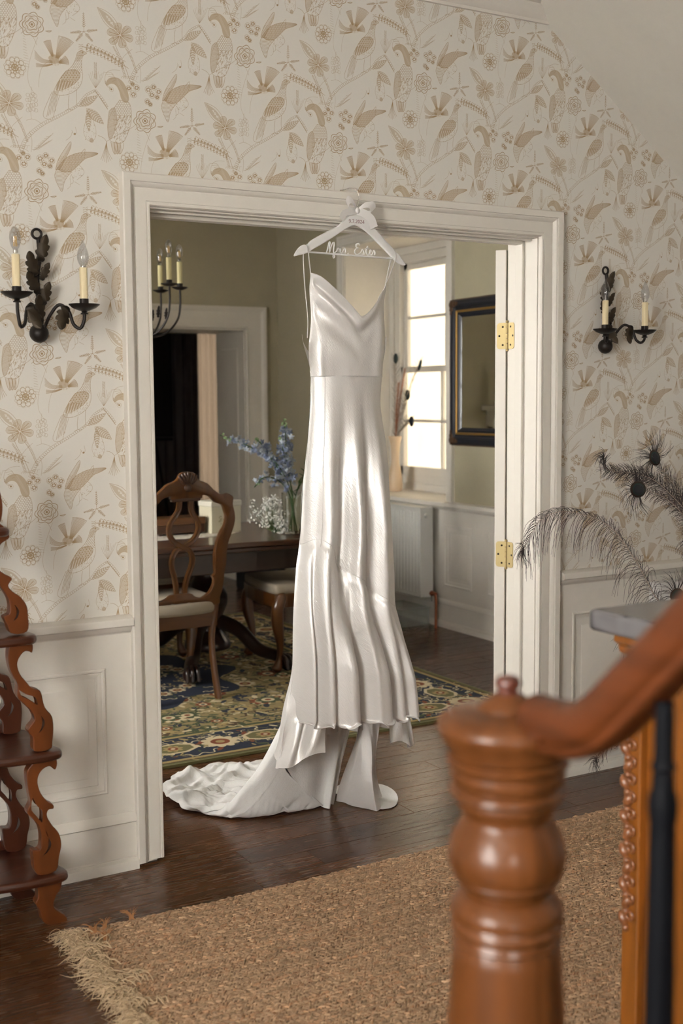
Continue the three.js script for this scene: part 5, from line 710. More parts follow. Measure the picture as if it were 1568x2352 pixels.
// ---------------------------------------------------------------- Persian rug
{
  const RW = 3.1, RD = 3.08;
  const tex = canvasTex(2048, 2048, (g, w, h) => {
    seed = 4242; const k = w / RW, m = (v) => v * k;
    const C = { field: '#8d7d55', gold: '#a08b5c', cream: '#c9b996', navy: '#1c2436', green: '#3f4a2f', rust: '#7a3f22', brown: '#4c3a24', olive: '#6b6540' };
    g.fillStyle = C.brown; g.fillRect(0, 0, w, h);
    const band = (a, b, c) => { g.fillStyle = c; g.fillRect(m(a), m(a), w - 2 * m(a), h - 2 * m(a)); };
    band(0.0, 0, '#5c5a34'); band(0.02, 0, C.brown); band(0.03, 0, C.gold); band(0.055, 0, C.navy); band(0.36, 0, C.gold); band(0.385, 0, C.green); band(0.41, 0, C.field); 
    const flower = (x, y, r, cs, pet = 8) => { g.fillStyle = cs[0]; for (let i = 0; i < pet; i++) { const a = i / pet * 6.283; g.beginPath(); g.ellipse(x + Math.cos(a) * r * 0.6, y + Math.sin(a) * r * 0.6, r * 0.42, r * 0.26, a, 0, 7); g.fill(); } g.fillStyle = cs[1]; g.beginPath(); g.arc(x, y, r * 0.5, 0, 7); g.fill(); g.fillStyle = cs[2]; g.beginPath(); g.arc(x, y, r * 0.24, 0, 7); g.fill(); };
    const vine = (x, y, L, a, c, lw) => { g.strokeStyle = c; g.lineWidth = lw; g.beginPath(); g.moveTo(x, y); let px = x, py = y, s = rnd() < 0.5 ? 1 : -1; for (let i = 0; i < 5; i++) { const nx = px + Math.cos(a) * L / 5, ny = py + Math.sin(a) * L / 5; g.quadraticCurveTo(px + Math.cos(a + s) * L / 6, py + Math.sin(a + s) * L / 6, nx, ny); px = nx; py = ny; a += rr(-0.9, 0.9); s = -s; } g.stroke(); };
    const leaf = (x, y, r, a, c) => { g.fillStyle = c; g.beginPath(); g.ellipse(x, y, r, r * 0.4, a, 0, 7); g.fill(); };
    // field, mirrored in four quarters
    const quarter = () => { seed = 77; 
      for (let i = 0; i < 420; i++) { const x = rr(0, w / 2), y = rr(0, h / 2); vine(x, y, rr(60, 190), rr(0, 6.28), [C.green, C.brown, C.cream, C.navy, C.olive][Math.floor(rnd() * 5)], rr(3, 8)); }
      for (let i = 0; i < 900; i++) leaf(rr(0, w / 2), rr(0, h / 2), rr(8, 26), rr(0, 6.28), [C.green, C.olive, C.cream, C.navy, C.gold, C.brown][Math.floor(rnd() * 6)]);
      for (let i = 0; i < 70; i++) flower(rr(0, w / 2), rr(0, h / 2), rr(18, 46), [[C.cream, C.rust, C.gold], [C.green, C.cream, C.rust], [C.gold, C.navy, C.cream], [C.rust, C.cream, C.navy]][Math.floor(rnd() * 4)]); };
    g.save(); g.beginPath(); g.rect(m(0.41), m(0.41), w - m(0.82), h - m(0.82)); g.clip();
    for (const [sx, sy] of [[1, 1], [-1, 1], [1, -1], [-1, -1]]) { g.save(); g.translate(w / 2, h / 2); g.scale(sx, sy); quarter(); g.restore(); }
    // navy medallion
    g.save(); g.translate(w / 2, h / 2); g.fillStyle = C.navy; g.beginPath(); for (let i = 0; i <= 64; i++) { const a = i / 64 * 6.283, r = m(0.62) * (1 + 0.12 * Math.cos(a * 8)); g.lineTo(Math.cos(a) * r, Math.sin(a) * r); } g.fill(); seed = 9; for (let i = 0; i < 160; i++) { const a = rr(0, 6.28), r = rr(0, m(0.58)); vine(Math.cos(a) * r, Math.sin(a) * r, 90, rr(0, 6), [C.cream, C.gold, C.green][i % 3], 5); } for (let i = 0; i < 24; i++) { const a = i / 24 * 6.283; flower(Math.cos(a) * m(0.4), Math.sin(a) * m(0.4), 32, [C.cream, C.rust, C.gold]); } g.restore(); g.restore();
    // border: rosettes and octagons joined by vines
    const border = (n) => { seed = 31; for (let i = 0; i < n; i++) { const x = m(0.2) + i * (w - m(0.4)) / (n - 1), y = m(0.21); for (let q = 0; q < 16; q++) vine(x + rr(-60, 60), y + rr(-80, 80), rr(60, 130), rr(0, 6.28), [C.cream, C.gold, C.cream, C.olive][q % 4], rr(3, 6)); for (let q = 0; q < 14; q++) leaf(x + rr(-80, 80), y + rr(-85, 85), rr(8, 20), rr(0, 6), [C.green, C.rust, C.gold, C.cream][q % 4]);
      if (i % 2) { g.fillStyle = C.cream; g.beginPath(); for (let a = 0; a < 8; a++) g.lineTo(x + Math.cos(a * 0.785 + 0.39) * 78, y + Math.sin(a * 0.785 + 0.39) * 52); g.fill(); g.fillStyle = C.olive; g.beginPath(); for (let a = 0; a < 8; a++) g.lineTo(x + Math.cos(a * 0.785 + 0.39) * 64, y + Math.sin(a * 0.785 + 0.39) * 41); g.fill(); flower(x, y, 30, [C.gold, C.rust, C.cream]); } else flower(x, y, 58, [C.cream, C.rust, C.gold], 10); } };
    for (let s = 0; s < 4; s++) { g.save(); g.translate(w / 2, h / 2); g.rotate(s * Math.PI / 2); g.translate(-w / 2, -h / 2); border(13); g.restore(); }
    seed = 555;
  });
  const o = thing('persian_rug', 'olive and navy Persian rug with floral border under the dining table', 'rug', [2.14, 0, -2.46]);
  const pile = dataTex(256, 256, (u, v) => 0.5 + 0.5 * (vnoise(u * 64, v * 64, 64, 64) - 0.5), { repeat: [20, 20] });
  const g = new THREE.BoxGeometry(RW, 0.011, RD).translate(0, 0.006, 0);
  obj('pile', g, std(rgb(1, 1, 1), 0.95, { map: tex, bumpMap: pile, bumpScale: 0.003 }), o);
  obj('binding', [box(-RW / 2 - 0.008, RW / 2 + 0.008, 0.0006, 0.0125, RD / 2, RD / 2 + 0.009), box(RW / 2, RW / 2 + 0.009, 0.0006, 0.0125, -RD / 2, RD / 2), box(-RW / 2 - 0.009, -RW / 2, 0.0006, 0.0125, -RD / 2, RD / 2), box(-RW / 2, RW / 2, 0.0006, 0.0125, -RD / 2 - 0.009, -RD / 2)], std(rgb(0.16, 0.155, 0.07), 0.9), o);
}
// ---------------------------------------------------------------- dining chairs
M.chair = woodMat(rgb(0.13, 0.046, 0.0095), 0.3, { clearcoat: 0.45, clearcoatRoughness: 0.2 });
M.chairDark = woodMat(rgb(0.065, 0.023, 0.0085), 0.32, { clearcoat: 0.4 });
M.seat = std(rgb(0.36, 0.31, 0.24), 0.85, { bumpMap: texSpeck, bumpScale: 0.001 });
function makeChair() {
  const o = new THREE.Group();
  const O = [[0.02, 1.164], [0.04, 1.154], [0.056, 1.127], [0.109, 1.103], [0.147, 1.068], [0.184, 1.047], [0.222, 1.05], [0.25, 1.028], [0.25, 0.994], [0.262, 0.953], [0.268, 0.912], [0.258, 0.856], [0.24, 0.798], [0.236, 0.746], [0.234, 0.678], [0.23, 0.646], [0.226, 0.561], [0.214, 0.511], [0.212, 0.476]];
  const I = [[0.083, 1.031], [0.085, 1.044], [0.101, 1.044], [0.123, 1.036], [0.153, 1.008], [0.183, 0.996], [0.195, 0.988], [0.207, 0.959], [0.218, 0.928], [0.21, 0.882], [0.195, 0.856], [0.175, 0.793], [0.169, 0.735], [0.172, 0.685], [0.176, 0.636], [0.163, 0.626], [0.172, 0.607], [0.17, 0.573], [0.148, 0.536], [0.113, 0.516], [0.076, 0.526], [0.054, 0.542]];
  const low = [[0.152, 0.47], [0.108, 0.472], [0.079, 0.484], [0.043, 0.495], [0.02, 0.487]];
  const both = (l) => [...l, ...[...l].reverse().map(([x, y]) => [-x, y])];
  const outer = smoothPts([...O, ...low, ...[...low].reverse().map(([x, y]) => [-x, y]), ...[...O].reverse().map(([x, y]) => [-x, y])], 200);
  const hole = smoothPts([...I, ...[...I].reverse().map(([x, y]) => [-x, y])], 150).reverse();
  const rake = (g) => { const p = g.attributes.position; for (let i = 0; i < p.count; i++) p.setZ(i, p.getZ(i) + Math.max(0, 0.19 * (p.getY(i) - 0.45)) + 0.12 * p.getX(i) ** 2); g.computeVertexNormals(); return g; };
  obj('back_frame', uvBox(toCreasedNormals(rake(slab(outer, 0.032, { holes: [hole], bevel: 0.005, z: -0.016 })), 0.6), 'y'), M.chair, o);
  const A = [[-0.03, 1.035], [-0.035, 0.972], [-0.072, 0.912], [-0.08, 0.868], [-0.057, 0.822], [-0.012, 0.79], [0.035, 0.765], [0.055, 0.722], [0.052, 0.682], [0.033, 0.622], [0.024, 0.575], [0.022, 0.53]];
  const strap = (l, s) => { const c = new THREE.CatmullRomCurve3(l.map(([x, y], i) => V(x * s, y, s * (i > 2 && i < 7 ? 0.004 : 0)))), n = 50, pos = [], idx = []; const pr = [[-0.0125, -0.009], [-0.0125, 0.008], [-0.008, 0.011], [-0.003, 0.0085], [0.003, 0.0085], [0.008, 0.011], [0.0125, 0.008], [0.0125, -0.009]]; for (let i = 0; i <= n; i++) { const p = c.getPointAt(i / n), t = c.getTangentAt(i / n); for (const [a, b] of pr) pos.push(p.x - t.y * a, p.y + t.x * a, p.z + b + Math.max(0, 0.19 * (p.y - 0.45))); } const m = pr.length; for (let i = 0; i < n; i++) for (let j = 0; j < m; j++) { const a = i * m + j, b = i * m + (j + 1) % m; idx.push(a, b, a + m, b, b + m, a + m); } let g = new THREE.BufferGeometry(); g.setAttribute('position', new THREE.Float32BufferAttribute(pos, 3)); g.setIndex(idx); g = g.toNonIndexed(); g.computeVertexNormals(); return toCreasedNormals(g, 0.6); };
  obj('splat', [strap(A, 1), strap(A, -1)].map((g) => uvBox(g, 'y')), M.chair, o);
  obj('splat_shoe', uvBox(rake(rbox(-0.075, 0.075, 1.018, 1.036, -0.018, 0.016, 0.004)), 'x'), M.chairDark, o);
  const sh = []; for (let i = -3; i <= 3; i++) sh.push(new THREE.SphereGeometry(0.011, 12, 8).scale(0.75, 2.6, 1).rotateZ(-i * 0.2).translate(i * 0.0115, 1.118 + 0.022 - Math.abs(i) * 0.005, 0.02 + 0.128)); sh.push(new THREE.SphereGeometry(0.016, 14, 10).scale(1.2, 1.2, 0.6).translate(0, 1.085, 0.142)); obj('shell_crest', sh, M.chairDark, o);
  // rear legs
  for (const s of [-1, 1]) {
    obj('leg', uvBox(merge([tube([V(s * 0.2, 0.55, 0.012), V(s * 0.195, 0.45, 0.002), V(s * 0.178, 0.35, 0.004), V(s * 0.17, 0.25, 0.014), V(s * 0.172, 0.12, 0.04), V(s * 0.174, 0.0, 0.075)], (t) => 0.023 - 0.004 * Math.sin(t * 3.14) - 0.003 * t, 26, 8)]), 'y'), M.chair, o);
    obj('leg', uvBox(tube([V(s * 0.25, 0.42, -0.43), V(s * 0.262, 0.36, -0.455), V(s * 0.256, 0.27, -0.455), V(s * 0.24, 0.15, -0.435), V(s * 0.235, 0.06, -0.44), V(s * 0.245, 0.02, -0.455)], (t) => (t < 0.3 ? lerp(0.032, 0.036, t / 0.3) : lerp(0.036, 0.0165, sstep(0.3, 0.85, t))) + 0.012 * sstep(0.86, 1, t), 30, 12).translate(0, -0.0, 0), 'y'), M.chair, o);
    obj('foot', new THREE.SphereGeometry(0.027, 14, 10).scale(1, 0.7, 1.1).translate(s * 0.245, 0.019, -0.458), M.chair, o);
  }
  const seatP = [[-0.205, 0.01], [0.205, 0.01], [0.275, -0.40], [0.27, -0.47], [0.14, -0.49], [0, -0.495], [-0.14, -0.49], [-0.27, -0.47], [-0.275, -0.40]];
  const ap = new THREE.ExtrudeGeometry(shapeOf(seatP.map(([x, z]) => [x * 0.97, -z])), { depth: 0.07, bevelEnabled: true, bevelSize: 0.004, bevelThickness: 0.004, bevelSegments: 2 }).rotateX(-Math.PI / 2).translate(0, 0.365, 0); obj('apron', uvBox(ap), M.chair, o);
  const cu = new THREE.ExtrudeGeometry(shapeOf(smoothPts(seatP, 60).map(([x, z]) => [x * 0.95, -z * 0.985])), { depth: 0.012, bevelEnabled: true, bevelSize: 0.016, bevelThickness: 0.024, bevelSegments: 6, bevelOffset: -0.012 }).rotateX(-Math.PI / 2).translate(0, 0.458, 0); obj('seat_cushion', toCreasedNormals(uvBox(cu), 0.9), M.seat, o);
  return o;
}
{
  const c0 = makeChair();
  const put = (c, x, z, a, label) => { c.name = numbered('dining_chair'); c.position.set(x, 0.0135, z); c.rotation.y = a; c.userData = { label, category: 'chair', group: 'carved dining chairs round the table' }; scene.add(c); };
  put(c0, 2.28, -1.92, 0, 'carved dining chair with its pierced back to the doorway');
  put(c0.clone(), 3.46, -2.40, Math.PI / 2 - 0.12, 'carved dining chair drawn up to the table end behind the dress');
  put(c0.clone(), 2.45, -3.35, Math.PI, 'carved dining chair on the far side of the table');
}
// ---------------------------------------------------------------- dining table
M.table = woodMat(rgb(0.07, 0.024, 0.010), 0.28, { clearcoat: 0.6, clearcoatRoughness: 0.12 });
M.tableDark = woodMat(rgb(0.03, 0.012, 0.0065), 0.3, { clearcoat: 0.5, clearcoatRoughness: 0.2 });
{
  const X0 = 0.9, X1 = 3.36, Z0 = -3.15, Z1 = -2.15, cx = (X0 + X1) / 2, cz = (Z0 + Z1) / 2, o = thing('dining_table', 'dark polished wooden dining table on carved pedestals', 'table', [cx, 0.0135, cz]), hw = (X1 - X0) / 2, hd = (Z1 - Z0) / 2;
  obj('tabletop', uvBox(rbox(-hw, hw, 0.716, 0.7465, -hd, hd, 0.01, 4)), M.table, o);
  obj('edge_moulding', uvBox(rbox(-hw + 0.02, hw - 0.02, 0.69, 0.716, -hd + 0.02, hd - 0.02, 0.008, 3)), M.table, o);
  for (const [x0, x1, z0, z1] of [[-hw + 0.07, hw - 0.07, hd - 0.1, hd - 0.07], [-hw + 0.07, hw - 0.07, -hd + 0.07, -hd + 0.1], [-hw + 0.07, -hw + 0.1, -hd + 0.1, hd - 0.1], [hw - 0.1, hw - 0.07, -hd + 0.1, hd - 0.1]]) obj('apron', uvBox(rbox(x0, x1, 0.575, 0.69, z0, z1, 0.006)), M.tableDark, o);
  for (const px of [-0.62, 0.62]) {
    obj('pedestal', smoothLathe([[0.001, 0.08], [0.12, 0.08], [0.13, 0.12], [0.1, 0.16], [0.075, 0.2], [0.085, 0.26], [0.115, 0.33], [0.12, 0.39], [0.09, 0.46], [0.07, 0.52], [0.085, 0.58], [0.11, 0.62], [0.11, 0.69]], 40, 80).translate(px, 0, 0), M.tableDark, o);
    for (const [sx, sz] of [[1, 1], [1, -1], [-1, 1], [-1, -1]]) { obj('leg', tube([V(px + sx * 0.06, 0.24, sz * 0.05), V(px + sx * 0.13, 0.2, sz * 0.14), V(px + sx * 0.2, 0.1, sz * 0.26), V(px + sx * 0.26, 0.075, sz * 0.36), V(px + sx * 0.29, 0.06, sz * 0.42)], (t) => 0.045 - 0.012 * t, 24, 10), M.tableDark, o); const cl = [new THREE.SphereGeometry(0.042, 16, 12).translate(px + sx * 0.295, 0.042, sz * 0.44)]; for (let q = -1; q <= 1; q++) cl.push(tube([V(px + sx * (0.28) + q * 0.02, 0.085, sz * 0.42), V(px + sx * 0.295 + q * 0.03, 0.075, sz * 0.468), V(px + sx * 0.30 + q * 0.032, 0.02, sz * 0.488)], 0.011, 10, 8)); obj('claw_foot', cl, M.tableDark, o); }
  }
  const TY = 0.0135 + 0.7465;
  // lace runner with a pointed end
  const lace = canvasTex(1024, 512, (g, w, h) => { g.clearRect(0, 0, w, h); g.fillStyle = 'rgb(214,208,194)'; g.fillRect(0, 0, w, h); seed = 90; g.fillStyle = 'rgb(168,158,138)'; for (let i = 0; i < 260; i++) { g.beginPath(); g.ellipse(rr(0, w), rr(0, h), rr(3, 12), rr(3, 9), rr(0, 3), 0, 7); g.fill(); } g.strokeStyle = 'rgb(232,228,216)'; g.lineWidth = 4; for (let i = 0; i < 60; i++) { g.beginPath(); g.arc(rr(0, w), rr(0, h), rr(10, 40), 0, 6); g.stroke(); } });
  const edge = []; for (let i = 0; i <= 40; i++) edge.push([lerp(1.25, 2.80, i / 40), -2.50 + 0.008 * Math.sin(i * 1.9)]); edge.push([2.98, -2.66]); for (let i = 40; i >= 0; i--) edge.push([lerp(1.25, 2.80, i / 40), -2.82 + 0.008 * Math.sin(i * 1.9)]);
  const rg = new THREE.ExtrudeGeometry(shapeOf(edge.map(([x, z]) => [x - 2.1, -z - 2.66])), { depth: 0.0025, bevelEnabled: false }).rotateX(-Math.PI / 2); tag(obj('table_runner', uvBox(rg), std(rgb(0.95, 0.95, 0.95), 0.9, { map: lace })), 'cream lace runner lying along the dining table', 'runner').position.set(2.1, TY + 0.0003, -2.66);
  // white keepsake box with a wheat print, wooden box
  const bx = thing('keepsake_box', 'white lidded box with a faint wheat print on the lace runner', 'box', [2.865, TY + 0.003, -2.70]); bx.rotation.y = 0.12;
  const wheat = canvasTex(512, 384, (g, w, h) => { g.fillStyle = 'rgb(205,198,176)'; g.fillRect(0, 0, w, h); g.strokeStyle = g.fillStyle = 'rgb(150,138,105)'; g.lineWidth = 4; seed = 8; for (const x of [150, 230, 320, 380]) { g.beginPath(); g.moveTo(x, h); g.quadraticCurveTo(x + 20, h * 0.6, x + rr(-30, 40), h * 0.35); g.stroke(); for (let i = 0; i < 12; i++) { g.beginPath(); g.ellipse(x + rr(-26, 36), rr(h * 0.35, h * 0.75), 5, 13, rr(-1, 1), 0, 7); g.fill(); } } });
  obj('body', rbox(-0.10, 0.10, 0, 0.155, -0.07, 0.07, 0.004), std(rgb(0.95, 0.95, 0.92), 0.6, { map: wheat }), bx); obj('lid', uvBox(rbox(-0.104, 0.104, 0.152, 0.185, -0.074, 0.074, 0.005)), std(rgb(0.62, 0.59, 0.49), 0.55), bx);
  const wb = thing('wooden_box', 'low brown wooden box beside the white keepsake box', 'box', [2.6, TY + 0.003, -2.72]);
  obj('body', uvBox(rbox(-0.145, 0.145, 0.012, 0.06, -0.075, 0.075, 0.004)), M.chairDark, wb); obj('lid', uvBox(rbox(-0.15, 0.15, 0.06, 0.1, -0.08, 0.08, 0.006)), M.chair, wb); for (const [x, z] of [[-0.12, 0.05], [0.12, 0.05], [-0.12, -0.05], [0.12, -0.05]]) obj('foot', new THREE.SphereGeometry(0.012, 10, 8).scale(1, 0.6, 1).translate(x, 0.007, z), M.chairDark, wb);
  // glass vase with delphiniums
  const vx = 3.19, vz = -2.42, v = thing('glass_vase', 'clear glass cylinder vase of water with flower stems', 'vase', [vx, TY, vz]);
  obj('glass', lathe([[0.0004, 0.0], [0.052, 0.0], [0.055, 0.004], [0.058, 0.235], [0.0555, 0.235], [0.052, 0.016], [0.0004, 0.014]], 40), phy(rgb(0.92, 0.95, 0.93), 0.03, { transmission: 1, thickness: 0.004, ior: 1.4 }), v);
  M.stem = std(rgb(0.055, 0.115, 0.03), 0.6); M.delph = std(rgb(0.20, 0.245, 0.36), 0.7, { side: THREE.DoubleSide }); M.delphPale = std(rgb(0.40, 0.45, 0.52), 0.7, { side: THREE.DoubleSide }); M.bud = std(rgb(0.25, 0.36, 0.17), 0.7);
  const petal = new THREE.SphereGeometry(1, 6, 4).scale(0.5, 0.16, 1).translate(0, 0, 0.8);
  const floret = (s) => merge([0, 1, 2, 3, 4].map((i) => petal.clone().rotateX(-0.4).rotateY(i * 1.2566).scale(s, s, s)));
  const F = [floret(0.013), floret(0.010)];
  for (const [pts, lbl] of [[[[0.0, 0.235, 0], [-0.03, 0.42, 0.0], [-0.04, 0.55, 0.01], [-0.055, 0.66, 0.02]], 'tall delphinium stem with a green tip in the glass vase'], [[[-0.01, 0.235, 0.01], [-0.10, 0.40, 0.02], [-0.26, 0.50, 0.02], [-0.45, 0.575, 0.02]], 'longest delphinium stem leaning far out of the vase'], [[[-0.015, 0.235, -0.01], [-0.08, 0.38, -0.02], [-0.15, 0.49, -0.03], [-0.21, 0.55, -0.03]], 'delphinium stem with the darkest blue flowers'], [[[0.01, 0.235, -0.01], [-0.04, 0.36, 0.02], [-0.07, 0.47, 0.04], [-0.10, 0.56, 0.05]], 'delphinium stem in the middle of the bunch'], [[[-0.02, 0.235, 0.0], [-0.12, 0.32, 0.03], [-0.20, 0.33, 0.04], [-0.26, 0.28, 0.05]], 'short delphinium stem drooping below the others']]) {
    const o2 = thing('delphinium_stem', lbl, 'flower', [vx, TY, vz], 0, 'delphiniums in the glass vase'), c = new THREE.CatmullRomCurve3([V(pts[0][0] * -1.5, 0.02, rr(-0.02, 0.02)), ...pts.map((p) => V(...p))]);
    obj('stem', tube(c, 0.0032, 30, 6), M.stem, o2); const A = [], B = [], G = [];
    const n = lbl.startsWith('short') ? 26 : 64; for (let i = 0; i < n; i++) { const t = lerp(0.5, 0.985, i / n), p = c.getPointAt(t), d = rr(0.012, 0.036) * (1.25 - 0.7 * (t - 0.5)), a = rr(0, 6.28), b = rr(-1, 1), q = V(p.x + Math.cos(a) * d, p.y + b * d * 0.7, p.z + Math.sin(a) * d); if (t > 0.93) { G.push(new THREE.SphereGeometry(0.0065, 6, 5).translate(q.x * 0.4 + p.x * 0.6, q.y, q.z * 0.4 + p.z * 0.6)); continue; } (rnd() < (lbl.includes('darkest') ? 0.85 : 0.5) ? A : B).push(F[Math.floor(rnd() * 2)].clone().rotateX(rr(-1.5, 1.5)).rotateZ(rr(-1.5, 1.5)).translate(q.x, q.y, q.z)); }
    for (const [nm, l, m] of [['blue_florets', A, M.delph], ['pale_florets', B, M.delphPale], ['buds', G, M.bud]]) if (l.length) { const f = obj(nm, l, m, o2); if (nm !== 'buds') f.userData.kind = 'stuff'; }
  }
  for (const [e, lbl] of [[[0.10, 0.42, 0.02], 'thin leafy green stem beside the dress'], [[0.13, 0.30, 0.0], 'bare green stem leaning towards the radiator']]) { const o3 = thing('green_stem', lbl, 'flower stem', [vx, TY, vz]); const c = new THREE.CatmullRomCurve3([V(-0.02, 0.02, 0), V(0.02, 0.2, 0), V(0.06, 0.3, 0.01), V(...e)]); obj('stem', tube(c, 0.0022, 20, 5), M.stem, o3); const lv = []; for (let i = 0; i < 6; i++) { const p = c.getPointAt(0.55 + i * 0.07); lv.push(new THREE.SphereGeometry(1, 6, 4).scale(0.003, 0.022, 0.006).rotateZ(rr(-1.2, 1.2)).translate(p.x + rr(-0.01, 0.01), p.y + 0.01, p.z)); } obj('leaves', lv, M.stem, o3); }
  const gy = thing('babys_breath_bunch', "bunch of white baby's breath lying by the glass vase", 'flowers', [3.03, TY, -2.45]), st = [], bl = [];
  for (let i = 0; i < 46; i++) { const a = rr(-2.6, 0.4), r = rr(0.05, 0.15), e = V(0.02 + Math.cos(a) * r, 0.02 + Math.abs(Math.sin(a)) * rr(0.04, 0.2), rr(-0.06, 0.06)); st.push(tube([V(0.06, 0.006, rr(-0.02, 0.02)), V(e.x * 0.5 + 0.02, e.y * 0.5, e.z * 0.5), e], 0.0009, 6, 4)); for (let k = 0; k < 13; k++) bl.push(new THREE.IcosahedronGeometry(rr(0.0035, 0.0062), 0).translate(e.x + rr(-0.03, 0.03), Math.max(0.006, e.y + rr(-0.03, 0.03)), e.z + rr(-0.025, 0.025))); }
  obj('stems', st, M.stem, gy); obj('blossoms', bl, std(rgb(0.85, 0.85, 0.80), 0.8), gy).userData.kind = 'stuff';
}
// ---------------------------------------------------------------- chandelier
{
  const o = thing('chandelier', 'black iron chandelier with cream candle sleeves over the table', 'chandelier', [2.3, 1.85, -2.6]);
  obj('hub', smoothLathe([[0.001, 0], [0.02, 0.005], [0.03, 0.03], [0.022, 0.06], [0.012, 0.1], [0.016, 0.3], [0.01, 0.5], [0.006, 0.9], [0.006, 1.2]], 20, 60), M.iron, o);
  obj('ceiling_rose', lathe([[0.0004, 1.21], [0.06, 1.209], [0.055, 1.19], [0.012, 1.17], [0.0004, 1.17]], 24), M.iron, o);
  for (let i = 0; i < 8; i++) { const a = (15 + 45 * i) * Math.PI / 180, cx = Math.cos(a), cz = Math.sin(a), g = new THREE.Group(), R = 0.28, y = 0.28; g.name = 'arm'; o.add(g); const P = (r, yy) => V(cx * r, yy, cz * r);
    obj('tube', tube([P(0.02, 0.05), P(0.1, 0.02), P(0.2, 0.045), P(0.265, 0.12), P(R, 0.2), P(R, y)], 0.006, 30, 7), M.iron, g);
    obj('leaf', oakLeaf(0.06, 0.4, 0.2).translate(cx * 0.2, 0.12, cz * 0.2), M.iron, g);
    obj('drip_pan', lathe([[0.0004, 0], [0.02, 0.001], [0.045, 0.012], [0.0455, 0.0145], [0.02, 0.005], [0.0004, 0.004]], 28).translate(cx * R, y, cz * R), M.iron, g);
    obj('cup', lathe([[0.0004, 0], [0.016, 0], [0.016, 0.034], [0.0004, 0.034]], 18).translate(cx * R, y, cz * R), M.iron, g);
    obj('candle', lathe([[0.0004, 0.03], [0.0145, 0.03], [0.0145, 0.15], [0.0004, 0.151]], 18).translate(cx * R, y, cz * R), std(rgb(0.62, 0.55, 0.30), 0.5), g);
    bulb(g, [cx * R, y + 0.16, cz * R], 'led', 1.2); }
}
// ---------------------------------------------------------------- mirror on the right wall
{
  const o = thing('wall_mirror', 'large rectangular mirror in a black and gilt frame beside the window', 'mirror', [DX - 0.002, 1.691, -2.33]); o.rotation.y = -Math.PI / 2; // local +x -> world +z, local +z -> world -x
  const w = 0.45, h = 0.467, R = (a) => [[-w + a, -h + a], [w - a, -h + a], [w - a, h - a], [-w + a, h - a]];
  M.ebony = phy(rgb(0.012, 0.014, 0.022), 0.35, { clearcoat: 0.3 }); M.gilt = phy(rgb(0.45, 0.27, 0.08), 0.4, { metalness: 0.7, bumpMap: texSpeck, bumpScale: 0.003 }); M.giltDark = phy(rgb(0.10, 0.055, 0.03), 0.5, { metalness: 0.4, bumpMap: texSpeck, bumpScale: 0.004 });
  obj('back_board', box(-w + 0.01, w - 0.01, -h + 0.01, h - 0.01, 0, 0.008), M.ebony, o);
  obj('frame', mould(R(0), [[0, 0], [0, 0.022], [0.004, 0.028], [0.02, 0.036], [0.04, 0.038], [0.052, 0.032], [0.056, 0.026], [0.07, 0.024], [0.07, 0]], true), M.ebony, o);
  obj('outer_gilding', mould(R(-0.004), [[0, 0], [0, 0.02], [0.006, 0.027], [0.011, 0.026], [0.011, 0]], true), M.giltDark, o);
  obj('gilt_bead', mould(R(0.068), [[0, 0.02], [0, 0.028], [0.006, 0.031], [0.013, 0.028], [0.015, 0.02]], true), M.gilt, o);
  obj('inner_moulding', mould(R(0.083), [[0, 0.0], [0, 0.026], [0.01, 0.026], [0.022, 0.016], [0.03, 0.011], [0.03, 0]], true), M.ebony, o);
  for (const [sx, sy] of [[-1, -1], [1, -1], [1, 1], [-1, 1]]) { const c = []; for (const [a, b, r] of [[0.03, 0.03, 0.026], [0.06, 0.028, 0.02], [0.028, 0.06, 0.02], [0.085, 0.026, 0.014], [0.026, 0.085, 0.014]]) c.push(new THREE.SphereGeometry(r, 12, 8).scale(1, 1, 0.4).translate(sx * (w - a), sy * (h - b), 0.036)); obj('corner_ornament', c, M.giltDark, o); }
  obj('mirror_glass', new THREE.PlaneGeometry(2 * w - 0.2, 2 * h - 0.2).translate(0, 0, 0.0105), phy(rgb(0.86, 0.87, 0.84), 0.01, { metalness: 1 }), o);
}
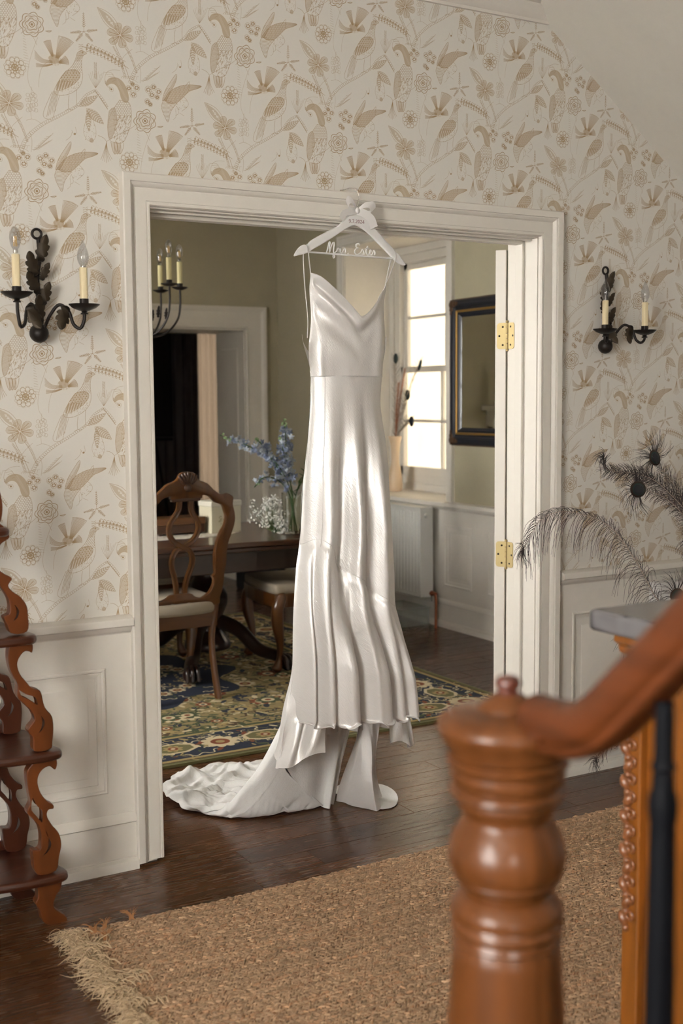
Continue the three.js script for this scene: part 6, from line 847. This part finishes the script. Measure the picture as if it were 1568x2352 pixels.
// ---------------------------------------------------------------- radiator, pipe, plastic tub, sill vase
{
  M.enamel = std(rgb(0.66, 0.655, 0.62), 0.35);
  const o = thing('radiator', 'white fluted panel radiator under the dining room window', 'radiator', [4.465, 0.2, -3.5]); o.rotation.y = -Math.PI / 2;
  obj('panel', uvBox(rbox(-0.58, 0.58, 0, 0.605, 0.03, 0.055, 0.006)), M.enamel, o); obj('panel', uvBox(rbox(-0.58, 0.58, 0, 0.605, -0.05, -0.025, 0.006)), M.enamel, o); obj('top_grille', uvBox(rbox(-0.58, 0.58, 0.592, 0.606, -0.05, 0.055, 0.004)), M.enamel, o); obj('end_panel', uvBox(rbox(0.568, 0.584, 0.0, 0.604, -0.05, 0.055, 0.004)), M.enamel, o);
  for (let i = 0; i < 29; i++) obj('flute', uvBox(rbox(-0.565 + i * 0.039, -0.543 + i * 0.039, 0.03, 0.575, 0.052, 0.06, 0.004)), M.enamel, o);
  obj('bleed_cap', new THREE.SphereGeometry(0.016, 12, 10).scale(0.5, 1, 1).translate(0.588, 0.55, 0.01), M.enamel, o);
  obj('bracket', uvBox(box(-0.4, -0.37, 0.1, 0.5, -0.085, -0.05)), M.enamel, o); obj('bracket', uvBox(box(0.37, 0.4, 0.1, 0.5, -0.085, -0.05)), M.enamel, o);
  const p = thing('heating_pipe', 'copper heating pipe and valve rising from the floor to the radiator', 'pipe', [4.49, 0, -2.85]);
  obj('riser', tube([V(0, 0, 0), V(0, 0.2, 0), V(0, 0.222, -0.008), V(0, 0.228, -0.03), V(0, 0.228, -0.058)], 0.0095, 30, 10), M.copper, p); obj('valve', [new THREE.SphereGeometry(0.018, 14, 10).translate(0, 0.228, -0.045), new THREE.CylinderGeometry(0.013, 0.015, 0.04, 14).rotateX(Math.PI / 2).translate(0, 0.228, -0.02)], M.copper, p); obj('drain_tail', new THREE.CylinderGeometry(0.009, 0.006, 0.05, 10).translate(0, 0.195, -0.045), M.steel, p);
  const b = thing('plastic_tub', 'clear plastic tub on the floor under the radiator', 'tub', [4.40, 0.0005, -3.12]); const wl = (a) => a.map((q) => box(...q)), cm = phy(rgb(0.9, 0.92, 0.9), 0.12, { transmission: 0.85, thickness: 0, ior: 1.4 });
  obj('tub', wl([[-0.11, 0.11, 0, 0.003, -0.16, 0.16], [-0.11, -0.108, 0, 0.12, -0.16, 0.16], [0.108, 0.11, 0, 0.12, -0.16, 0.16], [-0.11, 0.11, 0, 0.12, 0.158, 0.16], [-0.11, 0.11, 0, 0.12, -0.16, -0.158]]), cm, b); obj('rim', mould([[-0.11, -0.16], [0.11, -0.16], [0.11, 0.16], [-0.11, 0.16]], [[-0.01, 0], [-0.01, 0.005], [0.002, 0.006], [0.002, 0]], true).rotateX(-Math.PI / 2).translate(0, 0.118, 0), cm, b);
  const v = thing('sill_vase', 'slim cream vase of peacock feathers on the window sill', 'vase', [4.80, 0.842, -3.83]);
  obj('body', smoothLathe([[0.001, 0], [0.045, 0], [0.055, 0.05], [0.045, 0.14], [0.03, 0.22], [0.036, 0.34], [0.05, 0.4], [0.046, 0.4], [0.03, 0.34]], 30, 50), phy(rgb(0.66, 0.50, 0.34), 0.4), v);
  const fm = [M.eyeTeal, M.eyeDark], rust = std(rgb(0.30, 0.10, 0.035), 0.6);
  for (const [ex, ey, ez, lbl, sp] of [[0.02, 0.98, -0.02, 'tall peacock feather with a blue eye by the dress', 1], [-0.02, 0.94, 0.36, 'slender pointed plume crossing the window glass', 0], [0.0, 0.71, 0.17, 'teal eyed peacock feather in the middle of the sill vase', 1], [-0.02, 0.52, 0.25, 'peacock feather with a near black eye against the lower pane', 1], [0.03, 0.9, 0.09, 'rust coloured reed standing in the sill vase', 2], [0.0, 0.8, 0.05, 'second rust coloured reed in the sill vase', 2]]) {
    const f = thing('vase_plume', lbl, 'feather', [4.80, 0.842, -3.83], 0, 'plumes in the sill vase'), c = new THREE.CatmullRomCurve3([V(0, 0.1, 0), V(0, 0.38, 0.01), V(ex * 0.5, lerp(0.38, ey, 0.55), ez * 0.45), V(ex, ey, ez)]);
    obj('quill', tube(c, sp === 2 ? 0.005 : 0.0022, 24, 5), sp === 2 ? rust : M.quill, f);
    const bb = []; for (let i = 0; i < 46; i++) for (const s of [-1, 1]) { const t = lerp(0.45, 1, i / 46), q = c.getPointAt(t), L = sp === 2 ? 0.025 : 0.06; bb.push(tube([q, V(q.x + rr(-0.01, 0.01), q.y + L * 0.6, q.z + s * L * 0.5), V(q.x, q.y + L * 0.9, q.z + s * L)], 0.0009, 5, 3)); }
    obj('barbs', bb, sp === 2 ? rust : std(rgb(0.10, 0.075, 0.05), 0.7), f).userData.kind = 'stuff';
    if (sp === 1) obj('eye', new THREE.SphereGeometry(0.032, 16, 10).scale(0.4, 1.2, 0.9).translate(ex, ey, ez), fm[ey < 0.6 ? 1 : 0], f); if (sp === 0) obj('tip', new THREE.SphereGeometry(0.02, 12, 8).scale(0.4, 2.2, 0.8).rotateX(0.5).translate(ex, ey - 0.02, ez), M.eyeTeal, f);
  }
}
// ---------------------------------------------------------------- mantel seen in the mirror, boxes in the corner, curtains of the far room
{
  const o = thing('fireplace_mantel', 'white fireplace mantel reflected in the mirror', 'mantel', [1.68, 0, DZ]);
  obj('shelf', uvBox(rbox(-0.78, 0.78, 1.41, 1.46, 0.002, 0.25, 0.01)), M.paint, o); obj('cornice', uvBox(extrudeX([[0.002, 1.41], [0.2, 1.41], [0.17, 1.38], [0.12, 1.34], [0.1, 1.27], [0.002, 1.27]], -0.72, 0.72)), M.paint, o); for (const s of [-1, 1]) obj('pilaster', uvBox(rbox(s * 0.6 - 0.1, s * 0.6 + 0.1, 0, 1.27, 0.002, 0.09, 0.008)), M.paint, o); obj('frieze', uvBox(rbox(-0.7, 0.7, 1.03, 1.27, 0.002, 0.07, 0.006)), M.paint, o); obj('hearth', box(-0.5, 0.5, 0, 1.03, 0.002, 0.02), M.black, o);
  const f = thing('bronze_figurine', 'dark bronze figurine standing on the mantel', 'figurine', [2.33, 1.4605, -5.16]);
  obj('figure', smoothLathe([[0.001, 0.02], [0.045, 0.02], [0.05, 0.05], [0.03, 0.12], [0.042, 0.2], [0.036, 0.28], [0.015, 0.32], [0.026, 0.35], [0.024, 0.385], [0.002, 0.405]], 20, 50).scale(1, 1, 0.8), M.ironBrown, f); obj('base', lathe([[0.0004, 0], [0.06, 0], [0.055, 0.02], [0.0004, 0.022]], 20), M.black, f);
  const s = thing('black_speaker', 'black loudspeaker standing in the corner of the dining room', 'speaker', [4.24, 0, -4.98]); obj('cabinet', rbox(-0.16, 0.16, 0, 0.42, -0.14, 0.14, 0.02, 3), M.black, s); obj('cone', lathe([[0.0004, 0], [0.06, 0.012], [0.085, 0.0], [0.09, 0.006]], 28).rotateX(Math.PI / 2).translate(0, 0.2, 0.14), std(rgb(0.03, 0.03, 0.035), 0.5), s); obj('badge', box(-0.03, 0.03, 0.355, 0.375, 0.14, 0.142), std(rgb(0.25, 0.28, 0.32), 0.4), s);
  const t = thing('white_fan_heater', 'white boxed heater with a round black vent in the corner', 'heater', [4.5, 0, -4.72]); obj('case', rbox(-0.07, 0.07, 0, 0.32, -0.1, 0.1, 0.015, 3), std(rgb(0.7, 0.7, 0.68), 0.4), t); obj('vent', new THREE.CylinderGeometry(0.055, 0.055, 0.004, 28).rotateX(Math.PI / 2).translate(0.0, 0.19, 0.1), M.black, t);
  // far room
  const folds = (x0, x1, y0, y1, z, a, n) => thick(sheet(n * 8, 4, (u, v) => [lerp(x0, x1, u), lerp(y1, y0, v), z + a * Math.sin(u * n * 6.283)], x1 - x0, y1 - y0), 0.004);
  const c1 = tag(obj('drape', folds(4.55, 5.36, 0.05, 2.6, -8.78, 0.03, 7), std(rgb(0.20, 0.175, 0.17), 0.9)), 'heavy grey brown drape in the room beyond the far doorway', 'curtain');
  tag(obj('sheer_curtain', folds(5.22, 5.80, 0.2, 2.55, -8.86, 0.012, 7), phy(rgb(0.33, 0.285, 0.24), 1, { transmission: 0.4, thickness: 0 })), 'sunlit peach sheer curtain over the window of the far room', 'curtain');
  const tv = thing('dark_picture', 'black framed dark picture in the room beyond the far doorway', 'picture', [4.62, 1.69, -8.545]); obj('frame', rbox(-0.33, 0.33, -0.56, 0.56, -0.02, 0.02, 0.006), M.black, tv); obj('canvas', box(-0.29, 0.29, -0.52, 0.52, 0.018, 0.022), std(rgb(0.02, 0.018, 0.017), 0.6), tv);
  const ca = thing('picture_easel', 'dark floor easel holding the black picture', 'easel', [4.62, 0, -8.62]); obj('leg', tube([V(-0.3, 0, 0.08), V(-0.1, 1.5, -0.04)], 0.014, 4, 6), M.black, ca); obj('leg', tube([V(0.3, 0, 0.08), V(0.1, 1.5, -0.04)], 0.014, 4, 6), M.black, ca); obj('ledge', box(-0.34, 0.34, 1.09, 1.115, -0.05, 0.05), M.black, ca);
}
renderer.render(scene, camera);
